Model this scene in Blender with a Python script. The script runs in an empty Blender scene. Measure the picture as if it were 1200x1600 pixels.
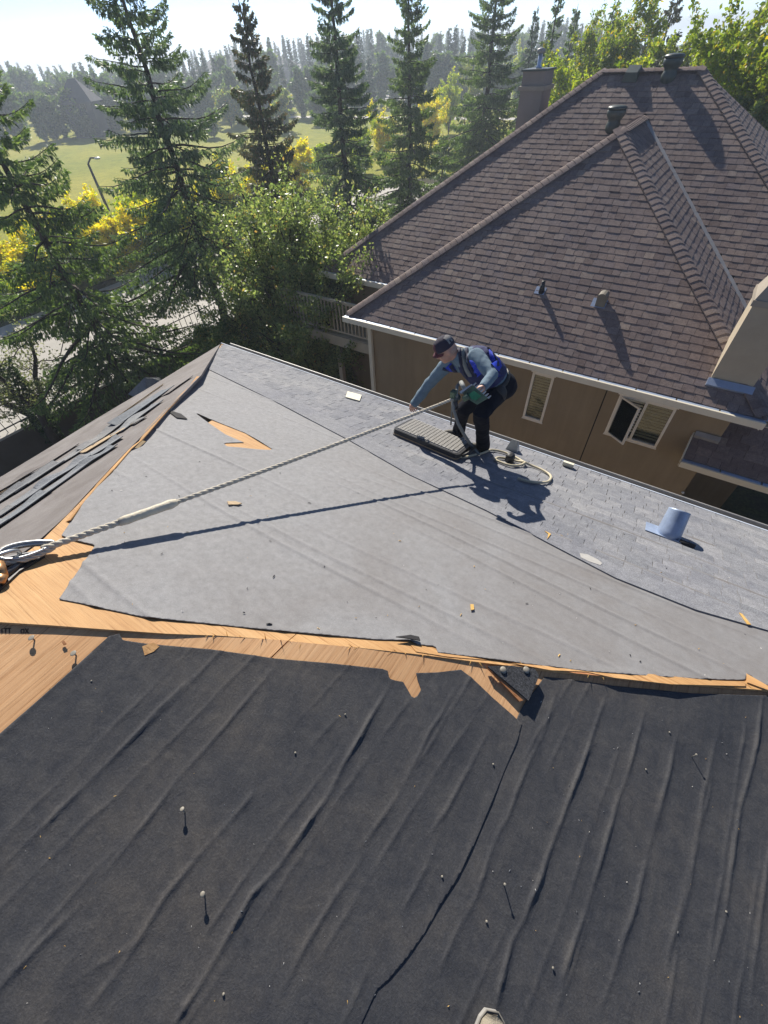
import bpy, bmesh, math, random
import numpy as np
from mathutils import Vector, Matrix
from mathutils.bvhtree import BVHTree

random.seed(7); rng = np.random.default_rng(7)
scene = bpy.context.scene
col = scene.collection
rad = math.radians

# ------------------------------------------------------------------ camera
# world: the camera stands at the origin, +Y points across the gap to the neighbour's house, +X runs along the eaves, Z is up
F_PX, PITCH, ROLL, YAW = 666.0, rad(47.74), rad(-3.64), rad(36.0)
def cam_axes():
    Fw = np.array([0, math.cos(PITCH), -math.sin(PITCH)]); U = np.array([0, math.sin(PITCH), math.cos(PITCH)]); X = np.array([1., 0, 0])
    r = math.cos(ROLL)*X + math.sin(ROLL)*U; u = -math.sin(ROLL)*X + math.cos(ROLL)*U
    c, s = math.cos(YAW), math.sin(YAW); M = np.array([[c, -s, 0], [s, c, 0], [0, 0, 1]])
    return M@r, M@u, M@Fw
CR, CU, CF = cam_axes()
cam_data = bpy.data.cameras.new('camera'); cam = bpy.data.objects.new('camera', cam_data); col.objects.link(cam)
cam_data.sensor_width = 36.0; cam_data.sensor_fit = 'AUTO'; cam_data.lens = 36.0*F_PX/1600.0
cam_data.clip_start = 0.02; cam_data.clip_end = 6000
cam.matrix_world = Matrix(((CR[0], CU[0], -CF[0], 0), (CR[1], CU[1], -CF[1], 0), (CR[2], CU[2], -CF[2], 0), (0, 0, 0, 1)))
scene.camera = cam

# ------------------------------------------------------------------ daylight
SUN_EL = rad(33.2); SUN_AZ = rad(-48.0)            # azimuth from +Y towards +X
SKY_STRENGTH, SUN_STRENGTH, EXPOSURE = 0.112, 4.8, 0.70
HAZE_DENSITY = 0.0016
SUN_DIR = Vector((math.sin(SUN_AZ)*math.cos(SUN_EL), math.cos(SUN_AZ)*math.cos(SUN_EL), math.sin(SUN_EL)))
world = bpy.data.worlds.new('World'); scene.world = world; world.use_nodes = True
wn = world.node_tree; wn.nodes.clear()
sky = wn.nodes.new('ShaderNodeTexSky'); sky.sky_type = 'NISHITA'; sky.sun_disc = False
sky.sun_elevation = SUN_EL; sky.sun_rotation = SUN_AZ; sky.altitude = 1000; sky.air_density = 0.40; sky.dust_density = 0.05; sky.ozone_density = 1.0
bg = wn.nodes.new('ShaderNodeBackground'); bg.inputs['Strength'].default_value = SKY_STRENGTH
wo = wn.nodes.new('ShaderNodeOutputWorld')
wn.links.new(sky.outputs['Color'], bg.inputs['Color']); wn.links.new(bg.outputs['Background'], wo.inputs['Surface'])
sd = bpy.data.lights.new('sun', 'SUN'); sd.energy = SUN_STRENGTH; sd.angle = rad(0.53); sd.color = (1.0, 0.93, 0.82)
sun = bpy.data.objects.new('sun', sd); col.objects.link(sun)
sun.rotation_euler = SUN_DIR.to_track_quat('Z', 'Y').to_euler(); sun.location = SUN_DIR*60
vs = scene.view_settings; vs.view_transform = 'Standard'; vs.look = 'None'; vs.gamma = 1.0; vs.use_curve_mapping = False; vs.exposure = EXPOSURE
try: scene.cycles.max_bounces = 6; scene.cycles.volume_bounces = 0; scene.cycles.transparent_max_bounces = 8
except Exception: pass

# ------------------------------------------------------------------ measuring helpers (photograph pixel -> point on a plane in the world)
def ray(px): return CF + CR*((px[0]-600)/F_PX) - CU*((px[1]-800)/F_PX)
def at_y(px, y): d = ray(px); return d*(y/d[1])
def at_x(px, x): d = ray(px); return d*(x/d[0])
def at_z(px, z): d = ray(px); return d*(z/d[2])
def hit(px, n, p): d = ray(px); n = np.array(n, float); return d*(n@np.array(p))/(n@d)
def ground_pt(px, dist, z):                      # point at a horizontal distance in the direction of a pixel
    d = ray(px); h = d[:2]/np.linalg.norm(d[:2]); return (h[0]*dist, h[1]*dist, z)
def project(P):
    P = np.atleast_2d(np.array(P, float)); z = P@CF
    return np.c_[600+F_PX*(P@CR)/z, 800-F_PX*(P@CU)/z]

DIST = 9.0; K = DIST/8.1; S = 0.42; S2 = 0.268
_c = ray((345, 537)); CORNER = _c/np.linalg.norm(_c)*DIST          # far corner of the roof we stand on
def zG(x, y): return CORNER[2] - S*(y-CORNER[1])                   # grey slope, falls towards +Y
def onG(px, up=0.0): p = CORNER.copy(); p[2] += up; return hit(px, (0, S, 1), p)
_h = onG((650, 1022)); DROP = 0.003
def zD(x, y): return _h[2] - DROP - S2*(x-_h[0])                   # dark slope, falls towards +X
def onD(px, up=0.0): return hit(px, (S2, 0, 1), (_h[0], _h[1], _h[2]-DROP+up))
def zL(x, y): return CORNER[2] + S*(x-CORNER[0]) - 0.012           # left slope, falls towards -X
def onL(px, up=0.0): return hit(px, (-S, 0, 1), (CORNER[0], CORNER[1], CORNER[2]-0.012+up))
NG = Vector((0, S, 1)).normalized(); ND = Vector((S2, 0, 1)).normalized(); NL = Vector((-S, 0, 1)).normalized()

# ------------------------------------------------------------------ materials
MATS = {}
class NT:
    def __init__(s, name):
        s.m = bpy.data.materials.new(name); s.m.use_nodes = True; s.t = s.m.node_tree; s.t.nodes.clear()
        s.out = s.n('ShaderNodeOutputMaterial'); s.tc = s.n('ShaderNodeTexCoord')
    def n(s, typ, **kw):
        x = s.t.nodes.new(typ)
        for k, v in kw.items(): setattr(x, k, v)
        return x
    def l(s, a, b): s.t.links.new(a, b)
    def coords(s, scale=(1, 1, 1), rot=(0, 0, 0), space='Object'):
        mp = s.n('ShaderNodeMapping'); mp.inputs['Scale'].default_value = scale; mp.inputs['Rotation'].default_value = rot
        s.l(s.tc.outputs[space], mp.inputs['Vector']); return mp.outputs['Vector']
    def noise(s, scale, detail=4, rough=.6, vec=None, dist=0.0):
        x = s.n('ShaderNodeTexNoise'); x.inputs['Scale'].default_value = scale; x.inputs['Detail'].default_value = detail
        x.inputs['Roughness'].default_value = rough; x.inputs['Distortion'].default_value = dist
        s.l(vec if vec is not None else s.tc.outputs['Object'], x.inputs['Vector']); return x.outputs['Fac']
    def ramp(s, fac, stops, interp='LINEAR'):
        r = s.n('ShaderNodeValToRGB'); r.color_ramp.interpolation = interp; e = r.color_ramp.elements
        while len(e) < len(stops): e.new(0.5)
        for k, (p, c) in enumerate(stops): e[k].position = p; e[k].color = (*c, 1) if len(c) == 3 else c
        s.l(fac, r.inputs['Fac']); return r.outputs['Color']
    def mix(s, fac, a, b, mode='MIX'):
        x = s.n('ShaderNodeMix'); x.data_type = 'RGBA'; x.blend_type = mode; x.clamp_result = False
        def put(v, i):
            if isinstance(v, (tuple, list)): i.default_value = (*v, 1) if len(v) == 3 else v
            elif isinstance(v, (int, float)): i.default_value = v
            else: s.l(v, i)
        put(fac, x.inputs[0]); put(a, x.inputs[6]); put(b, x.inputs[7]); return x.outputs[2]
    def math(s, op, a, b=None):
        x = s.n('ShaderNodeMath'); x.operation = op
        for i, v in enumerate((a, b)):
            if v is None: continue
            if isinstance(v, (int, float)): x.inputs[i].default_value = v
            else: s.l(v, x.inputs[i])
        return x.outputs[0]
    def piece(s):                                 # a random number per separate piece, joined or not
        g = s.n('ShaderNodeNewGeometry'); o = s.n('ShaderNodeObjectInfo')
        return s.math('FRACT', s.math('ADD', g.outputs['Random Per Island'], o.outputs['Random']))
    def bump(s, h, strength=.3, dist=.01, normal=None):
        b = s.n('ShaderNodeBump'); b.inputs['Strength'].default_value = strength; b.inputs['Distance'].default_value = dist
        s.l(h, b.inputs['Height'])
        if normal is not None: s.l(normal, b.inputs['Normal'])
        return b.outputs['Normal']
    def done(s, color, rough=.8, normal=None, metal=0.0, spec=.5, transl=None, sheen=0.0):
        p = s.n('ShaderNodeBsdfPrincipled'); p.inputs['Roughness'].default_value = rough if isinstance(rough, (int, float)) else .5
        if not isinstance(rough, (int, float)): s.l(rough, p.inputs['Roughness'])
        p.inputs['Metallic'].default_value = metal; p.inputs['Specular IOR Level'].default_value = spec
        if isinstance(color, (tuple, list)): p.inputs['Base Color'].default_value = (*color, 1)
        else: s.l(color, p.inputs['Base Color'])
        if normal is not None: s.l(normal, p.inputs['Normal'])
        sh = p.outputs[0]
        if transl:
            tr = s.n('ShaderNodeBsdfTranslucent')
            if isinstance(transl[1], tuple): tr.inputs['Color'].default_value = (*transl[1], 1)
            else: s.l(transl[1], tr.inputs['Color'])
            mx = s.n('ShaderNodeMixShader'); mx.inputs[0].default_value = transl[0]; s.l(sh, mx.inputs[1]); s.l(tr.outputs[0], mx.inputs[2]); sh = mx.outputs[0]
        s.l(sh, s.out.inputs['Surface']); return s.m

def simple(name, c, rough=.7, var=.12, scale=6, bump=.0, bscale=80, metal=0, spec=.5, pvar=0.0):
    t = NT(name); f = t.noise(scale, 5)
    lo = tuple(v*(1-var) for v in c); hi = tuple(v*(1+var) for v in c)
    cc = t.ramp(f, [(.3, lo), (.7, hi)])
    if pvar: cc = t.mix(1.0, cc, t.ramp(t.piece(), [(0, (1-pvar,)*3), (1, (1+pvar,)*3)]), 'MULTIPLY')
    nm = t.bump(t.noise(bscale, 4), bump, .01) if bump else None
    MATS[name] = t.done(cc, rough, nm, metal, spec); return MATS[name]

# dark felt
t = NT('dark_felt'); big = t.noise(1.6, 6, .65); fine = t.noise(140, 3, .7); mid = t.noise(14, 6, .7, dist=.6); strk = t.ramp(t.noise(1, 6, .75, t.coords((26, 1.6, 1)), .6), [(.45, (0, 0, 0)), (.75, (1, 1, 1))])
c = t.ramp(big, [(.28, (.038, .042, .051)), (.50, (.056, .058, .064)), (.74, (.084, .078, .073))])
c = t.mix(t.math('MULTIPLY', strk, .32), c, (.085, .082, .080))
c = t.mix(1, c, t.ramp(fine, [(.25, (.68, .68, .68)), (.55, (1, 1, 1)), (.8, (1.55, 1.52, 1.5))]), 'MULTIPLY')
c = t.mix(1, c, t.ramp(mid, [(.3, (.72, .74, .8)), (.7, (1.25, 1.2, 1.12))]), 'MULTIPLY')
MATS['dark_felt'] = t.done(c, .82, t.bump(fine, .4, .003, t.bump(mid, .28, .010)), spec=.35)
# grey felt
t = NT('grey_felt'); big = t.noise(.7, 5, .6); mid = t.noise(22, 6, .75); fine = t.noise(260, 3, .7); stain = t.noise(1.3, 7, .7, dist=.8)
c = t.ramp(mid, [(.3, (.215, .216, .222)), (.5, (.268, .269, .276)), (.72, (.322, .323, .330))])
c = t.mix(1, c, t.ramp(fine, [(.3, (.76, .76, .76)), (.58, (1.03, 1.03, 1.03)), (.76, (1.4, 1.4, 1.4))]), 'MULTIPLY')
sx = t.n('ShaderNodeSeparateXYZ'); t.l(t.tc.outputs['Object'], sx.inputs[0])
gx = t.n('ShaderNodeMapRange'); gx.inputs[1].default_value = -3.0; gx.inputs[2].default_value = 2.2; t.l(sx.outputs[0], gx.inputs[0])
dirt = t.math('MULTIPLY', t.ramp(stain, [(.32, (0, 0, 0)), (.7, (1, 1, 1))]), t.math('ADD', t.math('MULTIPLY', gx.outputs[0], .95), .12))
c = t.mix(t.math('MULTIPLY', gx.outputs[0], .55), c, (.175, .175, .180)); c = t.mix(t.math('MULTIPLY', dirt, .85), c, (.140, .122, .110))
MATS['grey_felt'] = t.done(c, .85, t.bump(fine, .35, .004, t.bump(mid, .2, .008)), spec=.3)
t = NT('brown_felt'); big = t.noise(2.2, 6, .7, dist=.5); fine = t.noise(180, 3, .7)
c = t.ramp(big, [(.3, (.145, .128, .120)), (.6, (.215, .198, .190)), (.8, (.27, .255, .248))])
c = t.mix(1, c, t.ramp(fine, [(.3, (.75,)*3), (.7, (1.25,)*3)]), 'MULTIPLY')
MATS['brown_felt'] = t.done(c, .85, t.bump(fine, .3, .004), spec=.3)

def wood(name, c0, c1, c2, axis, dark=.62):
    t = NT(name); sc = [70, 70, 70]; sc[axis] = 2.2
    g = t.noise(1.0, 7, .62, t.coords(tuple(sc)), .4); sc2 = [150, 150, 150]; sc2[axis] = 3.0
    f = t.noise(1.0, 4, .7, t.coords(tuple(sc2))); big = t.noise(1.6, 4, .6)
    c = t.ramp(g, [(.22, c0), (.42, c1), (.85, c2)])
    c = t.mix(1, c, t.ramp(f, [(.33, (dark, dark*.85, dark*.7)), (.44, (1, 1, 1)), (.8, (1.12, 1.1, 1.06))]), 'MULTIPLY')
    c = t.mix(1, c, t.ramp(big, [(.3, (.82, .78, .74)), (.7, (1.1, 1.1, 1.1))]), 'MULTIPLY')
    c = t.mix(1, c, t.ramp(t.piece(), [(0, (.85, .85, .85)), (1, (1.12, 1.1, 1.06))]), 'MULTIPLY')
    MATS[name] = t.done(c, .72, t.bump(f, .35, .003, t.bump(g, .25, .006)), spec=.3)
wood('plywood_bright', (.34, .16, .06), (.50, .29, .125), (.60, .39, .19), 0)
wood('plywood_tan', (.40, .215, .105), (.58, .345, .180), (.70, .46, .26), 1)
wood('hip_wood', (.26, .13, .05), (.42, .24, .10), (.60, .38, .17), 1)
wood('ply_edge', (.22, .085, .04), (.36, .16, .07), (.50, .26, .12), 0)
wood('fresh_wood', (.48, .27, .07), (.66, .42, .13), (.78, .55, .22), 0, .6)
wood('lumber', (.34, .24, .14), (.46, .35, .22), (.56, .45, .31), 0, .6)

def shingle_mat(name, stops, gran=.4, fs=150, rough=.88, band=None):
    t = NT(name); p = t.piece(); fine = t.noise(fs, 3, .75); big = t.noise(1.1, 5, .6); mid = t.noise(16, 5, .7)
    c = t.ramp(p, stops)
    c = t.mix(1, c, t.ramp(fine, [(.3, (1-gran,)*3), (.55, (1, 1, 1)), (.78, (1+gran*1.4,)*3)]), 'MULTIPLY')
    c = t.mix(1, c, t.ramp(mid, [(.3, (.8, .8, .82)), (.7, (1.2, 1.2, 1.18))]), 'MULTIPLY')
    c = t.mix(1, c, t.ramp(big, [(.3, (.86, .86, .9)), (.7, (1.14, 1.12, 1.08))]), 'MULTIPLY')
    MATS[name] = t.done(c, rough, t.bump(fine, .5, .004), spec=.3)
shingle_mat('brown_shingle', [(0, (.155, .115, .104)), (.25, (.225, .172, .152)), (.5, (.182, .140, .130)), (.75, (.245, .190, .165)), (.9, (.195, .155, .150)), (1, (.290, .230, .190))], .3, 70)
shingle_mat('grey_shingle', [(0, (.195, .204, .224)), (.3, (.240, .247, .266)), (.55, (.212, .221, .243)), (.8, (.275, .280, .296)), (1, (.228, .235, .254))], .6, 170)
shingle_mat('old_shingle', [(0, (.16, .18, .20)), (.4, (.235, .25, .265)), (.7, (.19, .195, .20)), (1, (.30, .30, .30))], .5, 150)
shingle_mat('dark_shingle', [(0, (.050, .053, .060)), (1, (.075, .080, .088))], .9, 130)
simple('under_black', (.02, .02, .022), .9, .2, 5)
t = NT('stucco'); f = t.noise(180, 4, .7); b_ = t.noise(.9, 5, .6)
st_ = t.noise(1, 5, .65, t.coords((5, 5, .5)))
c = t.mix(1, t.ramp(b_, [(.3, (.285, .222, .145)), (.7, (.345, .272, .180))]), t.ramp(st_, [(.3, (.86, .86, .86)), (.65, (1.04, 1.04, 1.04))]), 'MULTIPLY')
MATS['stucco'] = t.done(c, .9, t.bump(f, .5, .006), spec=.2)
simple('cream_metal', (.74, .68, .54), .5, .06, 3)
simple('white_metal', (.50, .55, .64), .45, .06, 3, metal=.0)
simple('galv', (.36, .43, .56), .35, .10, 5, metal=.35)
simple('flash_grey', (.30, .29, .28), .5, .15, 6)
simple('frame_cream', (.90, .84, .74), .55, .05, 3)
simple('blind', (.82, .76, .60), .6, .05, 3)
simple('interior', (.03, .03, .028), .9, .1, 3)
simple('vent_green', (.060, .075, .068), .45, .15, 9)
simple('vent_black', (.02, .021, .025), .4, .1, 9)
simple('vent_tan', (.17, .155, .125), .5, .1, 9)
simple('lead_boot', (.30, .37, .50), .45, .18, 9, metal=.25)
simple('chimney_paint', (.26, .225, .20), .85, .06, 4, bump=.3, bscale=150)
simple('chimney_pale', (.40, .34, .25), .88, .08, 3, bump=.3, bscale=150)
simple('chimney_trim', (.30, .26, .21), .7, .06, 4)
simple('cap_blue', (.16, .17, .20), .45, .1, 3)
simple('rope_fibre', (.52, .475, .39), .85, .16, 40, bump=.4, bscale=300)
simple('rope_tape', (.60, .54, .42), .75, .12, 25, bump=.5, bscale=60)
simple('steel', (.42, .43, .44), .42, .12, 20, metal=.85)
simple('copper_steel', (.44, .24, .11), .38, .2, 18, metal=.6)
simple('dark_steel', (.05, .05, .055), .45, .2, 18, metal=.5)
simple('skin', (.46, .25, .18), .55, .08, 25)
simple('shirt_blue', (.125, .185, .235), .9, .12, 18, bump=.35, bscale=120)
simple('vest_navy', (.012, .018, .085), .8, .2, 14, bump=.3, bscale=120)
simple('vest_blue', (.015, .045, .48), .8, .2, 14, bump=.3, bscale=120)
simple('strap_navy', (.016, .020, .050), .8, .15, 30)
simple('strap_grey', (.20, .21, .20), .7, .12, 30)
simple('trousers', (.010, .011, .018), .95, .2, 12, bump=.3, bscale=100, spec=.15)
simple('cap_navy', (.022, .018, .036), .9, .2, 20, bump=.3, bscale=160)
simple('cap_maroon', (.085, .020, .030), .9, .15, 20)
simple('cap_grey', (.24, .23, .22), .9, .15, 20)
simple('shoe_grey', (.17, .16, .14), .8, .15, 20)
simple('shoe_sole', (.30, .29, .27), .7, .1, 20)
simple('hair', (.40, .26, .20), .8, .2, 60)
simple('eye_dark', (.02, .018, .015), .3)
simple('lips', (.36, .15, .12), .5)
simple('shovel_green', (.030, .20, .085), .5, .35, 14, bump=.2, bscale=60)
simple('shovel_worn', (.075, .12, .075), .55, .3, 18)
simple('rubber_black', (.016, .017, .019), .55, .2, 20)
simple('pad_rubber', (.30, .29, .27), .75, .14, 30, bump=.3, bscale=120)
simple('pad_base', (.085, .085, .09), .8, .2, 20)
simple('foam_tan', (.34, .24, .14), .85, .25, 14)
simple('hose_tan', (.52, .46, .32), .6, .1, 30)
simple('card_cream', (.66, .63, .50), .75, .08, 12)
simple('paper_white', (.38, .37, .35), .8, .06, 30)
simple('plastic_film', (.42, .43, .40), .3, .1, 20)
simple('nail_cap', (.24, .22, .18), .55, .25, 60)
simple('nail_shank', (.22, .19, .16), .4, .2, 60, metal=.6)
simple('suede', (.26, .23, .175), .9, .15, 40, bump=.5, bscale=220)
simple('concrete', (.44, .42, .38), .85, .1, 3, bump=.2, bscale=60)
simple('retaining_face', (.085, .070, .056), .9, .2, 2, bump=.4, bscale=30)
simple('iron_black', (.012, .012, .013), .5, .1, 5)
simple('lamp_glass', (.75, .72, .66), .3, .04, 5)
simple('paint_white', (.72, .72, .72), .4, .05, 4)
simple('paint_dark', (.03, .034, .045), .25, .05, 4)
simple('paint_red', (.30, .03, .03), .25, .05, 4)
simple('tyre', (.015, .015, .015), .8, .1, 4)
simple('car_glass', (.02, .025, .03), .08, .0, 4)
simple('far_roof', (.145, .135, .140), .85, .12, 1.2, bump=.3, bscale=12)
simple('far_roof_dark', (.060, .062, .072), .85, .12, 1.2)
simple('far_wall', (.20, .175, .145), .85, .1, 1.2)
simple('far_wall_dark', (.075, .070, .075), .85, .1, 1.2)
simple('teal_panel', (.13, .24, .23), .6, .06, 1.2)
simple('bark', (.055, .042, .032), .92, .3, 12, bump=.8, bscale=24)
simple('bark_pale', (.36, .33, .28), .85, .3, 8, bump=.4, bscale=24)
simple('deck_cream', (.48, .41, .30), .75, .1, 4)
t = NT('window_glass'); g = t.n('ShaderNodeBsdfGlossy'); g.inputs['Roughness'].default_value = .02; tr = t.n('ShaderNodeBsdfTransparent'); tr.inputs[0].default_value = (.72, .76, .74, 1)
fr = t.n('ShaderNodeFresnel'); fr.inputs[0].default_value = 1.5; mx = t.n('ShaderNodeMixShader'); t.l(t.math('ADD', fr.outputs[0], .06), mx.inputs[0]); t.l(tr.outputs[0], mx.inputs[1]); t.l(g.outputs[0], mx.inputs[2]); t.l(mx.outputs[0], t.out.inputs['Surface']); MATS['window_glass'] = t.m
t = NT('plywood_print'); MATS['plywood_print'] = t.done((.10, .055, .03), .8)
t = NT('asphalt'); c = t.ramp(t.noise(1.2, 6, .7), [(.3, (.36, .34, .30)), (.7, (.44, .415, .37))]); MATS['asphalt'] = t.done(c, .8, t.bump(t.noise(40, 3), .2, .01))
t = NT('meadow'); a = t.noise(.05, 6, .65); b_ = t.noise(.9, 5, .7); fine = t.noise(9, 3, .7)
c = t.ramp(a, [(.32, (.20, .24, .035)), (.52, (.30, .30, .045)), (.7, (.38, .345, .065))])
c = t.mix(1, c, t.ramp(b_, [(.3, (.75, .8, .7)), (.7, (1.2, 1.15, 1.1))]), 'MULTIPLY'); c = t.mix(1, c, t.ramp(fine, [(.3, (.7, .7, .7)), (.7, (1.3, 1.3, 1.2))]), 'MULTIPLY')
MATS['meadow'] = t.done(c, .95, t.bump(fine, .6, .08), spec=.1)
t = NT('yard_soil'); a = t.noise(.8, 6, .7); fine = t.noise(14, 4, .7)
c = t.ramp(a, [(.35, (.045, .036, .026)), (.55, (.062, .066, .026)), (.75, (.075, .060, .040))]); c = t.mix(1, c, t.ramp(fine, [(.3, (.6, .6, .6)), (.7, (1.4, 1.4, 1.4))]), 'MULTIPLY')
MATS['yard_soil'] = t.done(c, .95, t.bump(fine, .7, .05), spec=.1)

def leaf_mat(name, stops, trans, tcol, rough=.55, tint=None):
    t = NT(name); p = t.piece(); g = t.n('ShaderNodeNewGeometry'); big = t.n('ShaderNodeTexNoise'); big.inputs['Scale'].default_value = 1.3; big.inputs['Detail'].default_value = 3
    t.l(t.tc.outputs['Object'], big.inputs['Vector'])
    c = t.ramp(p, stops); c = t.mix(1, c, t.ramp(big.outputs['Fac'], [(.3, (.72, .78, .72)), (.7, (1.28, 1.22, 1.15))]), 'MULTIPLY')
    tc = t.mix(1, c, tcol, 'MULTIPLY')
    MATS[name] = t.done(c, rough, None, spec=.35, transl=(trans, tc)); return MATS[name]
leaf_mat('needles', [(0, (0.060, 0.101, 0.049)), (.4, (0.088, 0.143, 0.065)), (.75, (0.124, 0.185, 0.081)), (1, (0.189, 0.247, 0.117))], .34, (1.9, 2.0, .8))
leaf_mat('needles_blue', [(0, (0.062, 0.105, 0.070)), (.5, (0.098, 0.152, 0.098)), (1, (0.175, 0.237, 0.156))], .32, (1.8, 1.9, .85))
leaf_mat('needles_brown', [(0, (0.053, 0.082, 0.046)), (.6, (0.086, 0.106, 0.060)), (1, (0.168, 0.120, 0.078))], .28, (1.5, 1.5, .9))
leaf_mat('leaf_green', [(0, (0.072, 0.114, 0.043)), (.5, (0.126, 0.180, 0.072)), (.85, (0.198, 0.246, 0.108)), (.96, (0.288, 0.288, 0.108)), (1, (0.408, 0.228, 0.084))], .40, (1.8, 2.0, .9), .42)
leaf_mat('leaf_olive', [(0, (0.118, 0.165, 0.065)), (.5, (0.212, 0.266, 0.118)), (.85, (0.330, 0.366, 0.183)), (.96, (0.401, 0.378, 0.142)), (1, (0.448, 0.260, 0.106))], .45, (1.6, 1.75, .9), .40)
leaf_mat('leaf_yellow', [(0, (.33, .40, .02)), (.4, (.52, .54, .02)), (.8, (.66, .60, .022)), (1, (.62, .42, .02))], .5, (1.9, 1.75, .8), .5)
leaf_mat('leaf_lime', [(0, (.20, .29, .025)), (.5, (.30, .39, .03)), (.85, (.42, .45, .035)), (1, (.50, .42, .03))], .5, (1.9, 1.9, .8), .5)
leaf_mat('leaf_aspen', [(0, (.12, .18, .025)), (.5, (.19, .25, .035)), (.88, (.28, .31, .04)), (1, (.50, .32, .02))], .45, (1.7, 1.8, .8), .5)
leaf_mat('leaf_pale', [(0, (.16, .18, .10)), (.5, (.22, .24, .14)), (1, (.30, .31, .18))], .40, (1.5, 1.6, .9), .5)
leaf_mat('leaf_grey', [(0, (.10, .12, .085)), (1, (.17, .19, .13))], .30, (1.4, 1.5, .9), .6)
leaf_mat('far_needles', [(0, (.040, .072, .044)), (.5, (.056, .098, .056)), (1, (.088, .135, .072))], .22, (1.5, 1.7, .9))
leaf_mat('far_leaf', [(0, (.085, .140, .045)), (.6, (.120, .180, .055)), (1, (.19, .225, .065))], .35, (1.6, 1.8, .9))
leaf_mat('ivy', [(0, (.020, .040, .014)), (1, (.050, .082, .028))], .3, (1.6, 1.8, .9))

# ------------------------------------------------------------------ building helpers
def empty(name, loc=(0, 0, 0)):
    o = bpy.data.objects.new(name, None); o.location = loc; o.empty_display_size = .2; col.objects.link(o); return o
def tag(o, label=None, cat=None, group=None, kind=None):
    if label: o['label'] = label
    if cat: o['category'] = cat
    if group: o['group'] = group
    if kind: o['kind'] = kind
    return o
def thing(name, label, cat, loc=(0, 0, 0), group=None): return tag(empty(name, loc), label, cat, group)
def world_loc(o): return Vector(o.location) if o.parent is None else world_loc(o.parent)+o.matrix_parent_inverse.translation+Vector(o.location)
def adopt(o, parent):
    if parent is not None:
        o.parent = parent
        o.matrix_parent_inverse = Matrix.Translation(-world_loc(parent))
    return o
def mesh_data(name, V, Fc, mat=None, smooth=False):
    me = bpy.data.meshes.new(name); V = np.asarray(V, np.float32)
    if isinstance(Fc, np.ndarray):
        k = Fc.shape[1]; me.vertices.add(len(V)); me.vertices.foreach_set('co', V.ravel()); n = len(Fc)
        me.loops.add(n*k); me.loops.foreach_set('vertex_index', Fc.astype(np.int32).ravel()); me.polygons.add(n)
        me.polygons.foreach_set('loop_start', np.arange(0, n*k, k, dtype=np.int32)); me.update(calc_edges=True)
    else:
        me.from_pydata([tuple(map(float, v)) for v in V], [], [tuple(int(i) for i in f) for f in Fc]); me.update()
    if smooth: me.polygons.foreach_set('use_smooth', np.ones(len(me.polygons), bool))
    if mat: me.materials.append(MATS[mat])
    return me
def link(name, me, parent=None):
    o = bpy.data.objects.new(name, me); col.objects.link(o); return adopt(o, parent)
def mesh(name, V, Fc, mat, parent=None, smooth=False): return link(name, mesh_data(name, V, Fc, mat, smooth), parent)

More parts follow.
